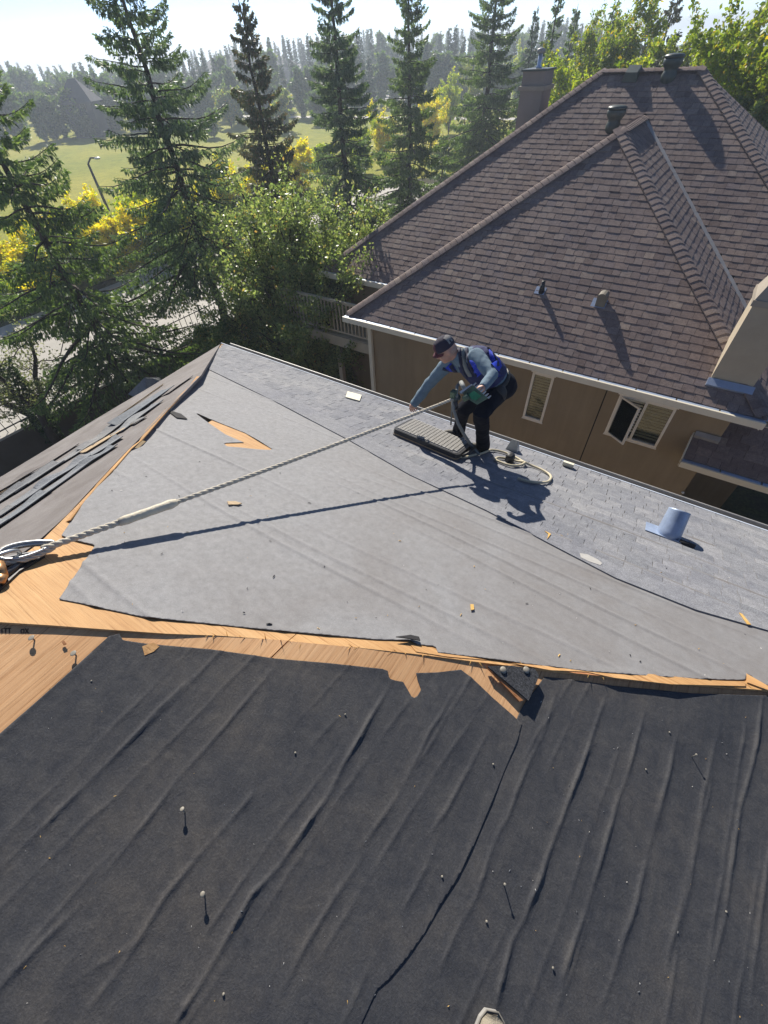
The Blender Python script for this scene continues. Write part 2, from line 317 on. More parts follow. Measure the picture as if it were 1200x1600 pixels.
class MB:                                         # collects shapes that become ONE mesh object
    def __init__(s): s.V = []; s.F = []; s.sm = []
    def add(s, V, F_, smooth=False):
        b = len(s.V); s.V += [tuple(map(float, v)) for v in V]; s.F += [tuple(int(i)+b for i in f) for f in F_]; s.sm += [smooth]*len(F_); return s
    def box(s, a, b):
        (x0, y0, z0), (x1, y1, z1) = a, b
        V = [(x0, y0, z0), (x1, y0, z0), (x1, y1, z0), (x0, y1, z0), (x0, y0, z1), (x1, y0, z1), (x1, y1, z1), (x0, y1, z1)]
        return s.add(V, [(0, 3, 2, 1), (4, 5, 6, 7), (0, 1, 5, 4), (1, 2, 6, 5), (2, 3, 7, 6), (3, 0, 4, 7)])
    def obox(s, o, X, Y, Z):                      # box from a corner and three edge vectors
        o, X, Y, Z = (Vector(v) for v in (o, X, Y, Z)); V = [o, o+X, o+X+Y, o+Y, o+Z, o+X+Z, o+X+Y+Z, o+Y+Z]
        f = [(0, 3, 2, 1), (4, 5, 6, 7), (0, 1, 5, 4), (1, 2, 6, 5), (2, 3, 7, 6), (3, 0, 4, 7)]
        if X.cross(Y).dot(Z) < 0: f = [tuple(reversed(q)) for q in f]
        return s.add(V, f)
    def prism(s, top, down):                      # polygon (list of points) pushed along a vector
        top = [Vector(p) for p in top]; d = Vector(down); n = len(top)
        nn = sum(((top[i]).cross(top[(i+1) % n]) for i in range(n)), Vector())
        if nn.dot(d) > 0: top = top[::-1]
        V = top+[p+d for p in top]
        return s.add(V, [tuple(range(n)), tuple(range(2*n-1, n-1, -1))]+[(i, i+n, (i+1) % n+n, (i+1) % n) for i in range(n)])
    def tube(s, pts, r, n=8, caps=True, smooth=True, rot=0.0):
        pts = [Vector(p) for p in pts]; R = r if hasattr(r, '__len__') else [r]*len(pts); V = []; up = None
        for i, p in enumerate(pts):
            a = pts[max(i-1, 0)]; b = pts[min(i+1, len(pts)-1)]; t_ = (b-a).normalized() if (b-a).length > 1e-9 else Vector((0, 0, 1))
            if up is None: up = t_.orthogonal().normalized()
            up = (up-t_*up.dot(t_)); up = up.normalized() if up.length > 1e-6 else t_.orthogonal().normalized()
            sd_ = t_.cross(up)
            for k in range(n): a_ = rot+2*math.pi*k/n; V.append(p+(up*math.cos(a_)+sd_*math.sin(a_))*R[i])
        Fc = [(i*n+k, i*n+(k+1) % n, (i+1)*n+(k+1) % n, (i+1)*n+k) for i in range(len(pts)-1) for k in range(n)]
        if caps: Fc += [tuple(range(n-1, -1, -1)), tuple((len(pts)-1)*n+k for k in range(n))]
        return s.add(V, Fc, smooth)
    def lathe(s, prof, c, n=20, axis=None, smooth=True):   # prof: list of (radius, height)
        c = Vector(c); Q = Matrix.Identity(3) if axis is None else Vector((0, 0, 1)).rotation_difference(Vector(axis)).to_matrix()
        V = [c+Q@Vector((r*math.cos(2*math.pi*k/n), r*math.sin(2*math.pi*k/n), h)) for r, h in prof for k in range(n)]
        Fc = [(i*n+k, i*n+(k+1) % n, (i+1)*n+(k+1) % n, (i+1)*n+k) for i in range(len(prof)-1) for k in range(n)]
        Fc += [tuple(range(n-1, -1, -1)), tuple((len(prof)-1)*n+k for k in range(n))]
        return s.add(V, Fc, smooth)
    def blob(s, c, r, n=12, m=8, Q=None):
        c = Vector(c); Q = Q or Matrix.Identity(3); V = []
        for i in range(m+1):
            a = math.pi*i/m
            for k in range(n): b = 2*math.pi*k/n; V.append(c+Q@Vector((r[0]*math.sin(a)*math.cos(b), r[1]*math.sin(a)*math.sin(b), r[2]*math.cos(a))))
        Fc = [(i*n+k, (i+1)*n+k, (i+1)*n+(k+1) % n, i*n+(k+1) % n) for i in range(m) for k in range(n)]
        return s.add(V, Fc, True)
    def data(s, name, mat):
        me = bpy.data.meshes.new(name); me.from_pydata(s.V, [], s.F); me.update()
        me.polygons.foreach_set('use_smooth', np.array(s.sm, bool)); me.materials.append(MATS[mat]); return me
    def build(s, name, mat, parent=None): return link(name, s.data(name, mat), parent)

def inside(P, poly):
    x, y = P[:, 0], P[:, 1]; r = np.zeros(len(P), bool); n = len(poly)
    for i in range(n):
        x0, y0 = poly[i]; x1, y1 = poly[(i+1) % n]
        if y0 == y1: continue
        c = ((y0 > y) != (y1 > y)) & (x < (x1-x0)*(y-y0)/(y1-y0)+x0); r ^= c
    return r
def nearest_on(P, polys):
    best = np.full(len(P), 1e9); Q = P.copy()
    for poly in polys:
        n = len(poly)
        for i in range(n):
            a = np.array(poly[i]); b = np.array(poly[(i+1) % n]); d = b-a; L = d@d
            if L < 1e-12: continue
            t_ = np.clip(((P-a)@d)/L, 0, 1); q = a+t_[:, None]*d; e = np.hypot(*(P-q).T); m = e < best; best[m] = e[m]; Q[m] = q[m]
    return Q, best
def sheet(name, poly, zf, hf, step, mat, parent, holes=(), thick=.004):
    """a sheet cut to an outline in plan, draped on a plane zf(x, y) and raised by hf(x, y, distance to the cut edge)"""
    poly = [tuple(p[:2]) for p in poly]; holes = [[tuple(p[:2]) for p in h] for h in holes]; A = np.array(poly); lo = A.min(0)-step; hi = A.max(0)+step
    nx, ny = (np.ceil((hi-lo)/step).astype(int)+1); gx_, gy_ = np.meshgrid(lo[0]+np.arange(nx)*step, lo[1]+np.arange(ny)*step, indexing='ij')
    P = np.c_[gx_.ravel(), gy_.ravel()]; ins = inside(P, poly)
    for h in holes: ins &= ~inside(P, h)
    i, j = np.meshgrid(np.arange(nx-1), np.arange(ny-1), indexing='ij'); a = (i*ny+j).ravel(); quads = np.c_[a, a+ny, a+ny+1, a+1]
    quads = quads[ins[quads].any(1)]; used = np.unique(quads); remap = np.full(len(P), -1); remap[used] = np.arange(len(used)); quads = remap[quads]; P = P[used]; ins = ins[used]
    Q, dist = nearest_on(P, [poly]+holes); P[~ins] = Q[~ins]; dist[~ins] = 0
    z = zf(P[:, 0], P[:, 1])+hf(P[:, 0], P[:, 1], dist); V = np.c_[P, z]
    e = np.concatenate([quads[:, [0, 1]], quads[:, [1, 2]], quads[:, [2, 3]], quads[:, [3, 0]]]); key = np.sort(e, 1); _, idx, cnt = np.unique(key, axis=0, return_index=True, return_counts=True)
    be = e[idx[cnt == 1]]; bv = np.unique(be); m2 = np.full(len(V), -1); m2[bv] = np.arange(len(bv))+len(V); low = V[bv].copy(); low[:, 2] -= thick
    sk = np.c_[be[:, 1], be[:, 0], m2[be[:, 0]], m2[be[:, 1]]]
    return mesh(name, np.r_[V, low], np.r_[quads, sk], mat, parent, smooth=False) if False else smooth_by(mesh(name, np.r_[V, low], np.r_[quads, sk], mat, parent), len(quads))
def smooth_by(o, n):
    sm = np.zeros(len(o.data.polygons), bool); sm[:n] = True; o.data.polygons.foreach_set('use_smooth', sm); return o
def copy_of(o, parent=None, loc=None):
    c_ = o.copy(); col.objects.link(c_)
    if parent is not None: c_.parent = parent
    if loc is not None: c_.location = loc
    return c_
def copy_tree(root, loc, rotz=0, scale=1.0, label=None):
    r = copy_of(root, None, loc); r.rotation_euler = (0, 0, rotz); r.scale = (scale,)*3 if not hasattr(scale, '__len__') else scale
    if label: r['label'] = label
    for ch in root.children: 
        c_ = copy_of(ch, r)
        for g in ch.children: copy_of(g, c_)
    return r
def vnoise(x, y, seed=0):                        # cheap smooth noise
    r_ = np.random.default_rng(seed); s_ = 0
    for k in range(9):
        fx, fy, ph = r_.normal(0, 1)*(1+k*.35), r_.normal(0, 1)*(1+k*.35), r_.uniform(0, 6.28); s_ = s_+np.sin(x*fx+y*fy+ph)/(1+.3*k)
    return s_/4
# ================================================================== THE SETTING
GZ, YZ = -9.0, -9.9                                # street level, yard level
WX = -17.9                                         # retaining wall along the street
xs = [-2600, -330, WX-.25, WX+.02, 330, 2600]; ys = [-2600, -330, 330, 2600]; V = []
for j, y in enumerate(ys):
    for i, x in enumerate(xs): V.append((x, y, (GZ if i < 3 else YZ)-(46 if i in (0, 5) or j in (0, 3) else 0)))
g = mesh('ground', V, [(j*6+i, j*6+i+1, j*6+i+7, j*6+i+6) for j in range(3) for i in range(5)], 'yard_soil'); tag(g, kind='structure')
def strip(name, pts, mat, z): o = mesh(name, [(x, y, z) for x, y in pts], [tuple(range(len(pts)))], mat); tag(o, kind='structure'); return o
strip('field', [(-29.6, -320), (-29.6, 41), (-20, 50), (40, 62), (320, 62), (320, 325), (-325, 325), (-325, -320)], 'meadow', GZ+.03)
strip('street', [(-28.6, -300), (-20.2, -300), (-20.2, 34), (-9, 44), (60, 52), (60, 60), (-14, 52.5), (-28.6, 38)], 'asphalt', GZ+.036)
strip('pavement', [(-20.05, -300), (WX-.3, -300), (WX-.3, 36), (-20.05, 36)], 'concrete', GZ+.10)
strip('path', [(-150, 77), (-20, 86), (60, 92), (60, 95), (-20, 89), (-150, 80)], 'concrete', GZ+.05)
strip('parking_lot', [(-104, 108), (-40, 116), (-40, 132), (-108, 124)], 'asphalt', GZ+.06)

# retaining wall with an iron fence on top, each picket a part
w = thing('retaining_wall', 'long low retaining wall with a pale cap between the yard and the street', 'wall', (WX, 10, YZ))
MB().box((WX-.22, -40, YZ), (WX, 36, GZ+.28)).build('wall_body', 'retaining_face', w)
MB().box((WX-.27, -40, GZ+.283), (WX+.05, 36, GZ+.36)).build('cap', 'concrete', w)
fn = thing('iron_fence', 'black iron picket fence standing on the low wall beside the street', 'fence', (WX-.1, 10, GZ+.36))
MB().box((WX-.12, -6, GZ+1.24), (WX-.09, 36, GZ+1.28)).build('rail', 'iron_black', fn)
MB().box((WX-.12, -6, GZ+.50), (WX-.09, 36, GZ+.54)).build('rail', 'iron_black', fn)
pk = MB().box((-.010, -.010, 0), (.010, .010, .98)).data('picket', 'iron_black'); ps = MB().box((-.03, -.03, 0), (.03, .03, 1.08)).box((-.04, -.04, 1.082), (.04, .04, 1.12)).data('fence_post', 'iron_black')
for i in range(147):
    y = -6+i*.28; big = i % 9 == 0
    o = link('fence_post' if big else 'picket', ps if big else pk); o.location = (WX-.105, y, GZ+.362); adopt(o, fn); 

# ================================================================== THE NEIGHBOUR'S HOUSE
nh = thing('neighbour_house', 'brown stucco house with a dark brown shingled hip roof across the narrow gap', 'house', (-2.3, 14, YZ))
ZE, SN = -4.3, .69
YS, YM = 7.96, 10.05                               # eave lines of the projecting wing and of the main roof
XL, XR, XA = -6.55, 1.85, -2.35                    # wing corners and apex
WH = (XR-XL)/2; AP = Vector((XA, YS+WH, ZE+SN*WH)); YV = YM+WH
MXL, MXR, MR = -8.97, 3.62, 5.22                   # main roof corners and run
MRL, MRR = MXL+MR, MXR-MR; MYR = YM+MR; MZ = ZE+SN*MR; MYB = YM+2*MR
TH = .02
# roof deck under the shingles
m = MB()
dv = lambda *p: [(x, y, z-.012) for x, y, z in p]
m.add(dv((XL, YS, ZE), (XR, YS, ZE), AP), [(0, 1, 2)])
m.add(dv((XR, YS, ZE), (XR, YM, ZE), (XA, YV, AP.z), AP), [(0, 1, 2, 3)]); m.add(dv((XL, YS, ZE), AP, (XA, YV, AP.z), (XL, YM, ZE)), [(0, 1, 2, 3)])
m.add(dv((MXL, YM, ZE), (XL, YM, ZE), (XA, YV, AP.z), (XR, YM, ZE), (MXR, YM, ZE), (MRR, MYR, MZ), (MRL, MYR, MZ)), [tuple(range(7))])
m.add(dv((MXR, YM, ZE), (MXR, MYB, ZE), (MRR, MYR, MZ)), [(0, 1, 2)]); m.add(dv((MXL, MYB, ZE), (MXL, YM, ZE), (MRL, MYR, MZ)), [(0, 1, 2)])
m.add(dv((MXR, MYB, ZE), (MXL, MYB, ZE), (MRL, MYR, MZ), (MRR, MYR, MZ)), [(0, 1, 2, 3)])
m.build('roof_deck', 'under_black', nh)

EXP = .144
def lay(O, Ud, Vd, rows, spans, out, wmin=.11, wmax=.25, thick=(.0078, .0112), exp=EXP, jit=.004, lap=.03):
    """courses of shingle tabs: O origin on the eave, Ud along it, Vd up the slope; spans(v) gives the clear lengths of a course"""
    O, Ud, Vd = Vector(O), Vector(Ud).normalized(), Vector(Vd).normalized(); N = Ud.cross(Vd).normalized()
    if N.z < 0: N = -N
    rr = random.Random(int(abs(O.x*100)+abs(O.y*77))+rows)
    for k in range(rows):
        v0 = k*exp; v1 = v0+exp
        for (a0, b0), (a1, b1) in zip(spans(v0), spans(v1+lap*.5)):
            if b0-a0 < .04: continue
            u = a0-rr.uniform(0, .2); tall = rr.random() < .5
            while u < b0:
                w_ = rr.uniform(wmin, wmax); l, r = u, u+w_; u += w_; tall = not tall if rr.random() < .8 else tall
                bl, br = max(l, a0), min(r, b0)
                if br-bl < .012: continue
                tl, tr = min(max(l, a1), b1), max(min(r, b1), a1)
                if tr-tl < .004: tl = tr = (min(max(bl, a1), b1)); tr += .003
                h = thick[1] if tall else thick[0]; dv0 = v0+rr.uniform(-jit, jit); g_ = .0028
                P = [O+Ud*(bl+g_)+Vd*dv0+N*h, O+Ud*(br-g_)+Vd*dv0+N*h, O+Ud*(tr-g_)+Vd*(v1+lap)+N*(h*.22), O+Ud*(tl+g_)+Vd*(v1+lap)+N*(h*.22),
                     O+Ud*(bl+g_)+Vd*dv0-N*.004, O+Ud*(br-g_)+Vd*dv0-N*.004, O+Ud*(tr-g_)+Vd*(v1+lap)-N*.006, O+Ud*(tl+g_)+Vd*(v1+lap)-N*.006]
                out.append(P)
SF = [(0, 1, 2, 3), (4, 5, 1, 0), (5, 6, 2, 1), (7, 4, 0, 3)]
def place_shingles(tabs, n_single, mat, parent, keep=None):
    def sz(P):                                     # size in the picture
        q = project([P[0], P[1], P[2], P[3]]); c_ = q.mean(0)
        if np.mean([Vector(p).dot(Vector(CF)) for p in P[:4]]) < .1 or not (-20 < c_[0] < 1220 and -20 < c_[1] < 1620): return 0
        return (q[:, 0].max()-q[:, 0].min())*(q[:, 1].max()-q[:, 1].min())
    tabs = sorted(tabs, key=sz, reverse=True); rest = MB()
    for i, P in enumerate(tabs):
        if i < n_single: mesh('shingle', P, SF, mat, parent)
        else: rest.add(P, SF)
    if rest.V: tag(rest.build('shingle_courses', mat, parent), kind='stuff')
up = Vector((0, 1, SN)).normalized(); L = math.sqrt(1+SN*SN)
tabs = []
lay((0, YS, ZE), (1, 0, 0), up, int(WH*L/EXP)+1, lambda v: [(XL+v/L, XR-v/L)], tabs)
def main_spans(v):
    t_ = v/L
    if t_ < WH: return [(MXL+t_, XL+t_), (XR-t_, MXR-t_)]
    return [(MXL+t_, XA), (XA, MXR-t_)]
lay((0, YM, ZE), (1, 0, 0), up, int(MR*L/EXP), main_spans, tabs)
upx = Vector((-1, 0, SN)).normalized()
lay((XR, 0, ZE), (0, 1, 0), upx, int(WH*L/EXP), lambda v: [(YS+v/L, YM+v/L)], tabs)
lay((MXR, 0, ZE), (0, 1, 0), upx, int(MR*L/EXP), lambda v: [(YM+v/L, MYB-v/L)], tabs)
place_shingles(tabs, 300, 'brown_shingle', nh)
# left-hand slopes are never faced from here: plain courses in one piece
tabs = []; upl = Vector((1, 0, SN)).normalized()
lay((XL, 0, ZE), (0, 1, 0), upl, int(WH*L/EXP), lambda v: [(YS+v/L, YM+v/L)], tabs, .5, 1.0)
lay((MXL, 0, ZE), (0, 1, 0), upl, int(MR*L/EXP), lambda v: [(YM+v/L, MYB-v/L)], tabs, .5, 1.0)
place_shingles(tabs, 0, 'brown_shingle', nh)

# ridge and hip caps: one bent shingle, repeated
def cap_data(name, mat, width=.15, length=.215, drop=.35, thick=.012, rise=.020):
    V = []; n = 6
    for top in (1, 0):
        for e, (x, lift) in enumerate(((0, rise), (-length, .006))):
            for k in range(n+1):
                a = -1+2*k/n; y = a*width; z = -abs(a)**1.35*width*drop+lift-(0 if top else thick); V.append((x, y, z))
    q = n+1; Fc = []
    for k in range(n):
        Fc += [(k, k+1, q+k+1, q+k), (2*q+k+1, 2*q+k, 3*q+k, 3*q+k+1), (k+1, k, 2*q+k, 2*q+k+1)]
    Fc += [(0, q, 3*q, 2*q), (q-1, 3*q-1, 4*q-1, 2*q-1)]
    return mesh_data(name, V, Fc, mat)
def caps(a, b, me, parent, step=.142, up=(0, 0, 1)):
    a, b = Vector(a), Vector(b); d = (a-b); n = int(d.length/step); X = d.normalized(); Z = Vector(up); Z = (Z-X*Z.dot(X)).normalized(); Y = Z.cross(X)
    for i in range(n):
        p = b+X*((i+1)*step)+Z*.022
        o = link('ridge_cap', me); o.matrix_world = Matrix(((X.x, Y.x, Z.x, p.x), (X.y, Y.y, Z.y, p.y), (X.z, Y.z, Z.z, p.z), (0, 0, 0, 1))); adopt(o, parent)
hipcap = cap_data('ridge_cap', 'brown_shingle', drop=.36, width=.135)
caps((XL, YS, ZE), AP, hipcap, nh); caps((XR, YS, ZE), AP, hipcap, nh); caps(AP, (XA, YV, AP.z), hipcap, nh)
caps((MXL, YM, ZE), (MRL, MYR, MZ), hipcap, nh); caps((MXR, YM, ZE), (MRR, MYR, MZ), hipcap, nh); caps((MRL, MYR, MZ), (MRR, MYR, MZ), hipcap, nh)
# metal in the valley
vd = Vector((XR, YM, ZE))-Vector((XA, YV, AP.z)); vn = Vector((0, 0, 1))-vd.normalized()*vd.normalized().z; vn.normalize(); vs_ = vd.normalized().cross(vn)
MB().obox(Vector((XA, YV, AP.z))+vn*.014-vs_*.045, vd*.99, vs_*.09, vn*.012).build('valley_flashing', 'flash_grey', nh)

# gutters: a trough with a front lip and separate guard panels
def gutter(p0, p1, out, parent, panels=True, lip='cream_metal', w_=.125):
    p0, p1 = Vector(p0), Vector(p1); d = (p1-p0); n_ = Vector(out); Zv = Vector((0, 0, 1)); Ln = d.length; D = d.normalized()
    m = MB(); m.obox(p0+n_*w_-Zv*.115, d, n_*.012, Zv*.115); m.obox(p0-Zv*.115, d, n_*(w_-.001), Zv*.010); m.obox(p0+n_*(w_-.022)-Zv*.006, d, n_*.021, Zv*.008)
    m.build('gutter', lip, parent); MB().obox(p0-Zv*.19-n_*.02, d, n_*.018, Zv*.185).build('fascia', lip, parent)
    if panels:
        k = max(1, int(Ln/.62)); s_ = Ln/k; me = None
        for i in range(k):
            o = MB().obox(p0+D*(i*s_+.012)+n_*.001-Zv*.012, D*(s_-.024), n_*(w_-.026), Zv*.004).build('gutter_guard', 'galv', parent)
gutter((XL, YS+.012, ZE-.0), (XR, YS+.012, ZE-.0), (0, -1, 0), nh); gutter((XR-.012, YS-.02, ZE), (XR-.012, YM, ZE), (1, 0, 0), nh); gutter((MXL, YM+.012, ZE), (XL-.02, YM+.012, ZE), (0, -1, 0), nh, True)
m = MB(); m.box((XL+.02, YS+.14, ZE-.20), (XR-.12, 8.42, ZE-.18)); m.box((MXL+.02, YM+.14, ZE-.20), (XL-.12, 10.55, ZE-.18)); m.build('soffit', 'cream_metal', nh)

# walls: a grid split round the openings
WY = 8.40
def wall_with_holes(m, x0, x1, z0, z1, y, holes, depth=.07):
    xs = sorted({x0, x1, *[h[0] for h in holes], *[h[1] for h in holes]}); zs = sorted({z0, z1, *[h[2] for h in holes], *[h[3] for h in holes]})
    for i in range(len(xs)-1):
        for j in range(len(zs)-1):
            cx, cz = (xs[i]+xs[i+1])/2, (zs[j]+zs[j+1])/2
            if any(h[0] < cx < h[1] and h[2] < cz < h[3] for h in holes): continue
            m.add([(xs[i], y, zs[j]), (xs[i+1], y, zs[j]), (xs[i+1], y, zs[j+1]), (xs[i], y, zs[j+1])], [(0, 1, 2, 3)])
    for a, b, c_, d_ in holes:
        m.add([(a, y, c_), (b, y, c_), (b, y, d_), (a, y, d_), (a, y+depth, c_), (b, y+depth, c_), (b, y+depth, d_), (a, y+depth, d_)], [(0, 4, 5, 1), (1, 5, 6, 2), (2, 6, 7, 3), (3, 7, 4, 0)])
W1 = (-2.035, -1.585, -5.87, -4.735); W2 = (-.315, .675, -5.66, -4.735)
JX = -.560
for a, b in ((-6.22, JX-.012), (JX+.012, 1.52)):
    hs = [h for h in (W1, W2) if a < h[0] < b]; m = MB(); wall_with_holes(m, a, b, YZ, ZE-.18, WY, hs)
    m.add([(JX-.012 if b < 0 else JX+.012, WY, YZ), (JX-.012 if b < 0 else JX+.012, WY+.03, YZ), (JX-.012 if b < 0 else JX+.012, WY+.03, ZE-.18), (JX-.012 if b < 0 else JX+.012, WY, ZE-.18)], [(0, 1, 2, 3)])
    if a < -6: m.add([(a, WY, YZ), (a, 10.5, YZ), (a, 10.5, ZE-.18), (a, WY, ZE-.18)], [(3, 2, 1, 0)])
    else: m.add([(b, WY, YZ), (b, 15, YZ), (b, 15, ZE-.18), (b, WY, ZE-.18)], [(0, 1, 2, 3)])
    m.build('wall', 'stucco', nh)
MB().box((JX-.05, WY+.025, YZ), (JX+.05, WY+.05, ZE-.2)).build('control_joint', 'under_black', nh)
MB().box((-8.62, 10.5, YZ), (-6.222, 19, ZE-.18)).build('wall', 'stucco', nh); MB().box((1.53, 12.5, YZ), (3.3, 19, ZE-.18)).build('wall', 'stucco', nh)
# downspout at the left corner
m = MB(); m.box((-6.19, WY-.10, YZ), (-6.09, WY-.022, ZE-.16)); m.obox((-6.17, YS+.06, ZE-.115), (.08, 0, 0), (0, .32, -.12), (0, 0, -.07)); m.build('downspout', 'cream_metal', nh)

def frame_bars(m, a, b, c_, d_, y0, y1, t_):
    m.box((a, y0, c_), (a+t_, y1, d_)); m.box((b-t_, y0, c_), (b, y1, d_)); m.box((a+t_, y0, c_), (b-t_, y1, c_+t_)); m.box((a+t_, y0, d_-t_), (b-t_, y1, d_))
def blinds(a, b, c_, d_, y, parent, n, gap=.0):
    sl = mesh_data('blind_slat', [(0, 0, 0), (b-a, 0, 0), (b-a, .020, .030), (0, .020, .030), (0, -.003, .002), (b-a, -.003, .002), (b-a, .017, .032), (0, .017, .032)], [(0, 1, 2, 3), (7, 6, 5, 4), (4, 5, 1, 0), (3, 2, 6, 7)], 'blind')
    for i in range(n):
        o = link('blind_slat', sl); o.location = (a, y, c_+gap+(d_-c_-gap)*(i+.5)/n); adopt(o, parent)
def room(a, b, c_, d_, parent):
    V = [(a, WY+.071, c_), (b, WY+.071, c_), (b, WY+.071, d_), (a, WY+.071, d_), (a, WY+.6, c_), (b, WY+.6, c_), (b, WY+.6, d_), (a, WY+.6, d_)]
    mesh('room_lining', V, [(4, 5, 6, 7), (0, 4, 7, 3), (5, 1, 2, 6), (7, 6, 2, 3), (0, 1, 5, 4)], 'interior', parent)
# narrow fixed window
a, b, c_, d_ = W1; m = MB(); frame_bars(m, a, b, c_, d_, WY-.018, WY+.055, .048); m.box((a-.03, WY-.032, d_-.001), (b+.03, WY+.0, d_+.022)); m.box((a-.012, WY-.03, c_-.02), (b+.012, WY+.0, c_-.001))
wf = m.build('window', 'frame_cream', nh); MB().box((a+.049, WY+.02, c_+.049), (b-.049, WY+.026, d_-.049)).build('pane', 'window_glass', wf); blinds(a+.05, b-.05, c_+.06, d_-.06, WY+.09, wf, 16); room(a, b, c_, d_, wf)
# double window, left sash swung open
a, b, c_, d_ = W2; mid_ = (a+b)/2; m = MB(); frame_bars(m, a, b, c_, d_, WY-.018, WY+.055, .042); m.box((mid_-.024, WY-.017, c_+.042), (mid_+.024, WY+.054, d_-.042)); m.box((a-.03, WY-.032, d_-.001), (b+.03, WY+.0, d_+.022)); m.box((a-.012, WY-.03, c_-.02), (b+.012, WY+.0, c_-.001))
wf = m.build('window', 'frame_cream', nh); MB().box((mid_+.025, WY+.02, c_+.043), (b-.043, WY+.026, d_-.043)).build('pane', 'window_glass', wf)
blinds(mid_+.03, b-.045, c_+.05, d_-.05, WY+.09, wf, 13); blinds(a+.045, mid_-.03, c_+.10, d_-.05, WY+.09, wf, 12); room(a, b, c_, d_, wf)
ang = rad(33); hx = Vector((math.cos(ang), -math.sin(ang), 0)); hy = Vector((math.sin(ang), math.cos(ang), 0)); o_ = Vector((a+.03, WY-.022, c_+.03)); ww = mid_-a-.035; hh = d_-c_-.06; Zv = Vector((0, 0, 1)); q = .036
m = MB(); m.obox(o_, hx*q, hy*.03, Zv*hh); m.obox(o_+hx*(ww-q), hx*q, hy*.03, Zv*hh); m.obox(o_+hx*q, hx*(ww-2*q), hy*.03, Zv*q); m.obox(o_+hx*q+Zv*(hh-q), hx*(ww-2*q), hy*.03, Zv*q)
sash = m.build('open_sash', 'frame_cream', wf); MB().obox(o_+hx*q+hy*.012+Zv*q, hx*(ww-2*q), hy*.006, Zv*(hh-2*q)).build('pane', 'window_glass', wf)

# roof hardware of the neighbour's house
def nS(px, u=0.0): return Vector(hit(px, (0, -SN, 1), (0, YS, ZE+u)))
def nM(px, u=0.0): return Vector(hit(px, (0, -SN, 1), (0, YM, ZE+u)))
p = nS((846, 456)); m = MB(); m.tube([p-Vector((0, 0, .05)), p+Vector((0, 0, .20))], .035, 12); m.lathe([(.062, -.02), (.045, .10), (.046, .13)], p, 12); pv = m.build('plumbing_vent', 'vent_black', nh)
MB().obox(p+Vector((-.13, -.055, -.030)), (.20, 0, 0), up*.16, Vector((0, -SN, 1)).normalized()*.004).build('flashing', 'galv', pv)
p = nS((938, 476)); m = MB(); m.box((p.x-.085, p.y-.05, p.z-.05), (p.x+.085, p.y+.10, p.z+.15)); m.add([(p.x-.085+.17*(1-math.cos(t_))/2, yy, p.z+.15+.07*math.sin(t_)) for yy in (p.y-.085, p.y+.13) for t_ in np.linspace(0, math.pi, 7)], [(i, i+1, i+8, i+7) for i in range(6)]+[(6, 5, 4, 3, 2, 1, 0), (7, 8, 9, 10, 11, 12, 13)]); hv = m.build('hooded_vent', 'vent_tan', nh)
MB().obox(p+Vector((-.16, -.06, -.034)), (.26, 0, 0), up*.18, Vector((0, -SN, 1)).normalized()*.004).build('flashing', 'galv', hv)
def turret(p, s_=1.15):                           # round attic ventilator
    prof = [(.125, -.10), (.135, .03), (.115, .08), (.110, .11), (.145, .15), (.165, .18), (.168, .235), (.16, .255), (.12, .262)]
    v_ = MB().lathe([(r*s_, h*s_) for r, h in prof], p, 24).build('attic_ventilator', 'vent_green', nh)
    MB().lathe([(.17*s_, .263*s_), (.172*s_, .29*s_), (.13*s_, .31*s_), (.01, .32*s_)], p, 24).build('ventilator_cap', 'vent_green', v_)
turret(nM((1044, 121)), 1.2); turret(nM((957, 199)), 1.2)
p = nM((986, 122)); m = MB(); m.add([(p.x-.16, p.y-.12, p.z-.06), (p.x+.16, p.y-.12, p.z-.06), (p.x+.16, p.y+.16, p.z+.14), (p.x-.16, p.y+.16, p.z+.14), (p.x-.13, p.y-.13, p.z+.10), (p.x+.13, p.y-.13, p.z+.10), (p.x+.13, p.y+.15, p.z+.21), (p.x-.13, p.y+.15, p.z+.21)], [(0, 3, 2, 1), (4, 5, 6, 7), (0, 1, 5, 4), (1, 2, 6, 5), (2, 3, 7, 6), (3, 0, 4, 7)]); m.build('box_vent', 'vent_green', nh)
# chimney rising from the wing roof at the right
b0 = nS((1109, 593)); x0, x1, y0, y1 = b0.x, b0.x+.60, b0.y, b0.y+.62; zt = at_y((1166, 476), y0)[2]
ch = MB().box((x0, y0, b0.z-.35), (x1, y1, zt)).build('chimney', 'chimney_pale', nh)
MB().box((x0-.03, y0-.03, zt+.001), (x1+.03, y1+.03, zt+.085)).build('band', 'chimney_trim', ch)
m = MB(); A_ = [(x0-.015, y0-.015, zt+.086), (x1+.015, y0-.015, zt+.086), (x1+.015, y1+.015, zt+.086), (x0-.015, y1+.015, zt+.086)]; B_ = [(x0+.10, y0+.10, zt+.42), (x1-.10, y0+.10, zt+.42), (x1-.10, y1-.10, zt+.42), (x0+.10, y1-.10, zt+.42)]; m.add(A_+B_, [(0, 1, 5, 4), (1, 2, 6, 5), (2, 3, 7, 6), (3, 0, 4, 7), (4, 5, 6, 7)]); m.build('chimney_hood', 'chimney_trim', ch)
MB().box((x0+.09, y0+.09, zt+.421), (x1-.09, y1-.09, zt+.75)).build('chimney_top', 'chimney_trim', ch)
MB().obox(b0+Vector((-.03, -.10, -.066)), (.66, 0, 0), up*.13, Vector((0, -SN, 1)).normalized()*.05).build('flashing', 'galv', ch)
